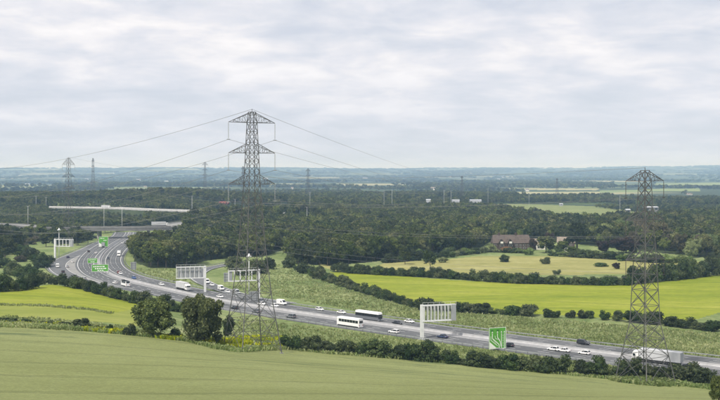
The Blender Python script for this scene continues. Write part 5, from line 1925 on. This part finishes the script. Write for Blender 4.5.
# yellow flowers in drifts
fl = []
for (x0, x1, y0, y1, n) in ((205, 250, 340, 349, 520), (238, 283, 338, 349, 800), (160, 182, 335.5, 340, 300), (45, 66, 324, 327, 60), (84, 106, 328.5, 332, 60), (0, 45, 323, 326, 20), (108, 128, 331, 334, 120)):
    t_ = rng.uniform(0, 1, n)
    xx = x0 + (x1 - x0) * t_
    yy = rng.uniform(y0, y1, n)
    keep = yy < np.interp(xx, ex, ey) + 0.5
    fl.append(np.stack([xx[keep], yy[keep]], 1))
fl = np.vstack(fl)
flp = ground_pts(fl[:, 0], fl[:, 1])
keep = wavy(flp[:, 0], flp[:, 1], 0.25, 51) > 0.0
flp = flp[keep]
tuft_mass('yellow_flowers', flp, rng.uniform(0.5, 1.1, len(flp)), M['flower'], 'drifts of yellow wild flowers along the field edge', 'flowers', 8, 0.16, 9)

# ------------------------------------------------------------------ buildings


def house_block(t, x0, x1, y0, y1, h, rise, wall, roof, name_r='roof', hip=0.0):
    MB().box(x0, x1, y0, y1, -0.5, h).build('wall', M[wall], t)
    m = MB()
    ym = (y0 + y1) / 2
    o = 0.5
    A = [(x0 - o, y0 - o, h - 0.1), (x1 + o, y0 - o, h - 0.1), (x1 + o, y1 + o, h - 0.1), (x0 - o, y1 + o, h - 0.1)]
    B = [(x0 - o + hip, ym, h + rise), (x1 + o - hip, ym, h + rise)]
    m.poly([A[0], A[1], B[1], B[0]])
    m.poly([A[2], A[3], B[0], B[1]])
    m.poly([A[3], A[0], B[0]])
    m.poly([A[1], A[2], B[1]])
    m.poly([A[3], A[2], A[1], A[0]])
    return m.build(name_r, M[roof], t)


def window(t, x, y, z, w, h, mat='glass'):
    """window in a wall facing -y"""
    f = MB().box(x - w / 2 - 0.05, x + w / 2 + 0.05, y - 0.08, y + 0.02, z - 0.06, z + h + 0.05).build('window', M['render'], t)
    for k in (-1, 1):
        MB().box(x + k * w / 4 - w / 4 + 0.05, x + k * w / 4 + w / 4 - 0.05, y - 0.11, y - 0.083, z, z + h).build('pane', M[mat], f)


hp = flat(512, 250)
hz = ground_z(hp[0], hp[1])
hs = thing('country_house', 'long old house with brown tiled roof and gables above the meadow', 'house', (hp[0], hp[1], hz), 0.08)
rf = house_block(hs, -15, 15, 0, 9, 5.4, 6.4, 'brick', 'roof', hip=1.0)
for cx in (-9.5, 4.0):
    MB().box(cx - 0.8, cx + 0.8, 4, 5.2, 10.5, 13.4).build('chimney', M['brick'], rf)
for cx, w in ((-8.5, 5.0), (-1.5, 4.4)):
    MB().box(cx - w / 2, cx + w / 2, -1.6, -0.02, -0.5, 5.0).build('gable_bay', M['brick' if cx < -5 else 'timber'], hs)
    m = MB()
    m.loft([[(cx - w / 2 - 0.4, -2.0, 5.02), (cx + w / 2 + 0.4, -2.0, 5.02), (cx, -2.0, 8.6)], [(cx - w / 2 - 0.4, 3.2, 5.02), (cx + w / 2 + 0.4, 3.2, 5.02), (cx, 4.2, 8.6)]])
    m.build('gable', M['timber'], hs)
    window(hs, cx, -1.62, 3.0, 2.6, 1.4)
    MB().box(cx - 1.1, cx + 1.1, -2.12, -2.02, 5.3, 6.8).build('gable_panel', M['render'], hs)
for cx in (4.0, 7.0, 10.0, 13.0, -13.2):
    window(hs, cx, -0.02, 3.2, 1.5, 1.3)
    window(hs, cx, -0.02, 0.8, 1.6, 1.4)
MB().box(1.6, 2.8, -0.1, -0.003, -0.2, 2.1).build('door', M['timber'], hs)
rf = house_block(hs, 15.6, 27, 1, 8, 4.2, 4.4, 'render', 'roof_pale')
MB().box(24.0, 25.2, 4, 5, 6.5, 10.0).build('chimney', M['brick'], rf)
for cx in (18, 21.5, 25):
    window(hs, cx, 0.98, 1.2, 1.4, 1.5)
hp2 = flat(566, 247)
h2 = thing('cottage', 'cottage roof showing between garden trees right of the house', 'house', (hp2[0], hp2[1], ground_z(hp2[0], hp2[1])), -0.2)
rf = house_block(h2, -7, 7, 0, 7, 3.6, 4.4, 'brick', 'roof_pale')
MB().box(3.5, 4.6, 3, 4, 7.0, 10.2).build('chimney', M['brick'], rf)
for cx in (-4, 0, 4):
    window(h2, cx, -0.02, 1.2, 1.4, 1.5)
hp3 = flat(563, 251.5)
h3 = thing('garden_shed', 'small white outbuilding in the garden right of the house', 'shed', (hp3[0], hp3[1], ground_z(hp3[0], hp3[1])), 0.1)
house_block(h3, -3, 3, 0, 4, 2.4, 1.6, 'render', 'cladding')
MB().box(-0.6, 0.6, -0.06, -0.003, -0.1, 2.0).build('door', M['timber'], h3)


def warehouse(label, x, ytop, wpx, hpx, D, wall='cladding', depth=20.0, rise=1.2, roof='cladding', nwin=4, rz=0.0, group=None, name='warehouse', cat='building'):
    X = (x - 360) / F * D
    s = F / D
    gz = ground_z(X, D)
    topz = CAMZ - (ytop - YH) / s
    h = min(18.0 if D < 3000 else 11.0, max(5.0, topz - gz))
    w = wpx / s
    t = thing(name, label, cat, (X, D, gz), rz, group)
    house_block(t, -w / 2, w / 2, 0, depth, h - rise, rise, wall, roof)
    for k in range(nwin):
        cx = -w / 2 + w * (k + 0.5) / nwin
        MB().box(cx - w / nwin * 0.28, cx + w / nwin * 0.28, -0.08, -0.01, h * 0.45, h * 0.7).build('window', M['glass'], t)
    return t


warehouse('pale grey box building among trees, tallest of the middle group', 456, 197.5, 7, 7, 1700, depth=12, nwin=2)
warehouse('small white building left of the grey box building', 428.5, 198, 4, 5, 1720, depth=10, nwin=1)
warehouse('low white building right of the grey box building', 476, 199, 11, 5, 1710, depth=16, nwin=3)
warehouse('long pale low building behind the right pylon', 673, 212.2, 27, 5, 1480, depth=14, nwin=8, rise=0.4)
warehouse('small grey building left of the right pylon', 628.5, 209.0, 4, 4, 1560, 'bridge_concrete', depth=10, nwin=1)
warehouse('white roofed building beside the right pylon shaft', 652, 206.5, 13, 3, 1650, 'bridge_concrete', depth=16, nwin=3)
warehouse('tiny white building in front of the far straw field', 561.5, 203.6, 3, 3, 1950, 'steel_grey', depth=9, nwin=1)
warehouse('red roofed building beyond the wood left of the tall pylon', 223.5, 202.5, 9, 5, 1640, 'brick', 16, 3.0, 'roof_red', 3)
warehouse('long pale roofed building at the far right edge', 705, 208.5, 26, 3, 1640, 'steel_grey', depth=14, nwin=6)
warehouse('low dark block standing in for a line of shadow in the trees left of the middle', 382, 204.6, 34, 2, 1690, 'timber', 8, 0.5, 'roof', 6)  # added block: its dark colour paints the shadow line among the trees
for (x, y, D, w) in ((5, 172, 9000, 5), (27, 183, 5200, 4), (110, 184.5, 4800, 6), (145, 186, 4300, 3), (325, 186, 4400, 8), (214, 178, 7000, 3), (415, 177, 8000, 3), (509, 184.6, 5200, 4), (553, 185.3, 5000, 6), (600, 186, 4800, 4), (300, 180, 6500, 5), (520, 180, 6800, 6), (690, 195.5, 3000, 5), (85, 188, 3900, 5), (170, 183, 5600, 4), (449, 183.5, 5600, 5)) + tuple((random.uniform(5, 715), 170, random.uniform(3600, 9500), random.uniform(2, 5)) for _ in range(26)):
    warehouse('tiny pale building far out on the plain', x, y, w, 2, D, 'render', 14, 3.0, 'roof_pale' if D < 5000 else 'cladding', 2, group='far buildings on the plain', name='far_building')

# ------------------------------------------------------------------ the air
hz_m = bpy.data.materials.new('haze')
hz_m.use_nodes = True
ht = hz_m.node_tree
ht.nodes.clear()
pv = N(ht, 'ShaderNodeVolumePrincipled')
pv.inputs['Color'].default_value = (0.42, 0.66, 1.0, 1)
pv.inputs['Density'].default_value = 9.5e-5
pv.inputs['Absorption Color'].default_value = (1, 1, 1, 1)
pv.inputs['Anisotropy'].default_value = 0.0
ho = N(ht, 'ShaderNodeOutputMaterial')
ht.links.new(pv.outputs[0], ho.inputs['Volume'])
hb = MB().box(-48000, 48000, -900, 50000, -160, 230).build('haze', hz_m)
tag(hb, 'pale blue haze over the far plain', 'haze', kind='stuff')
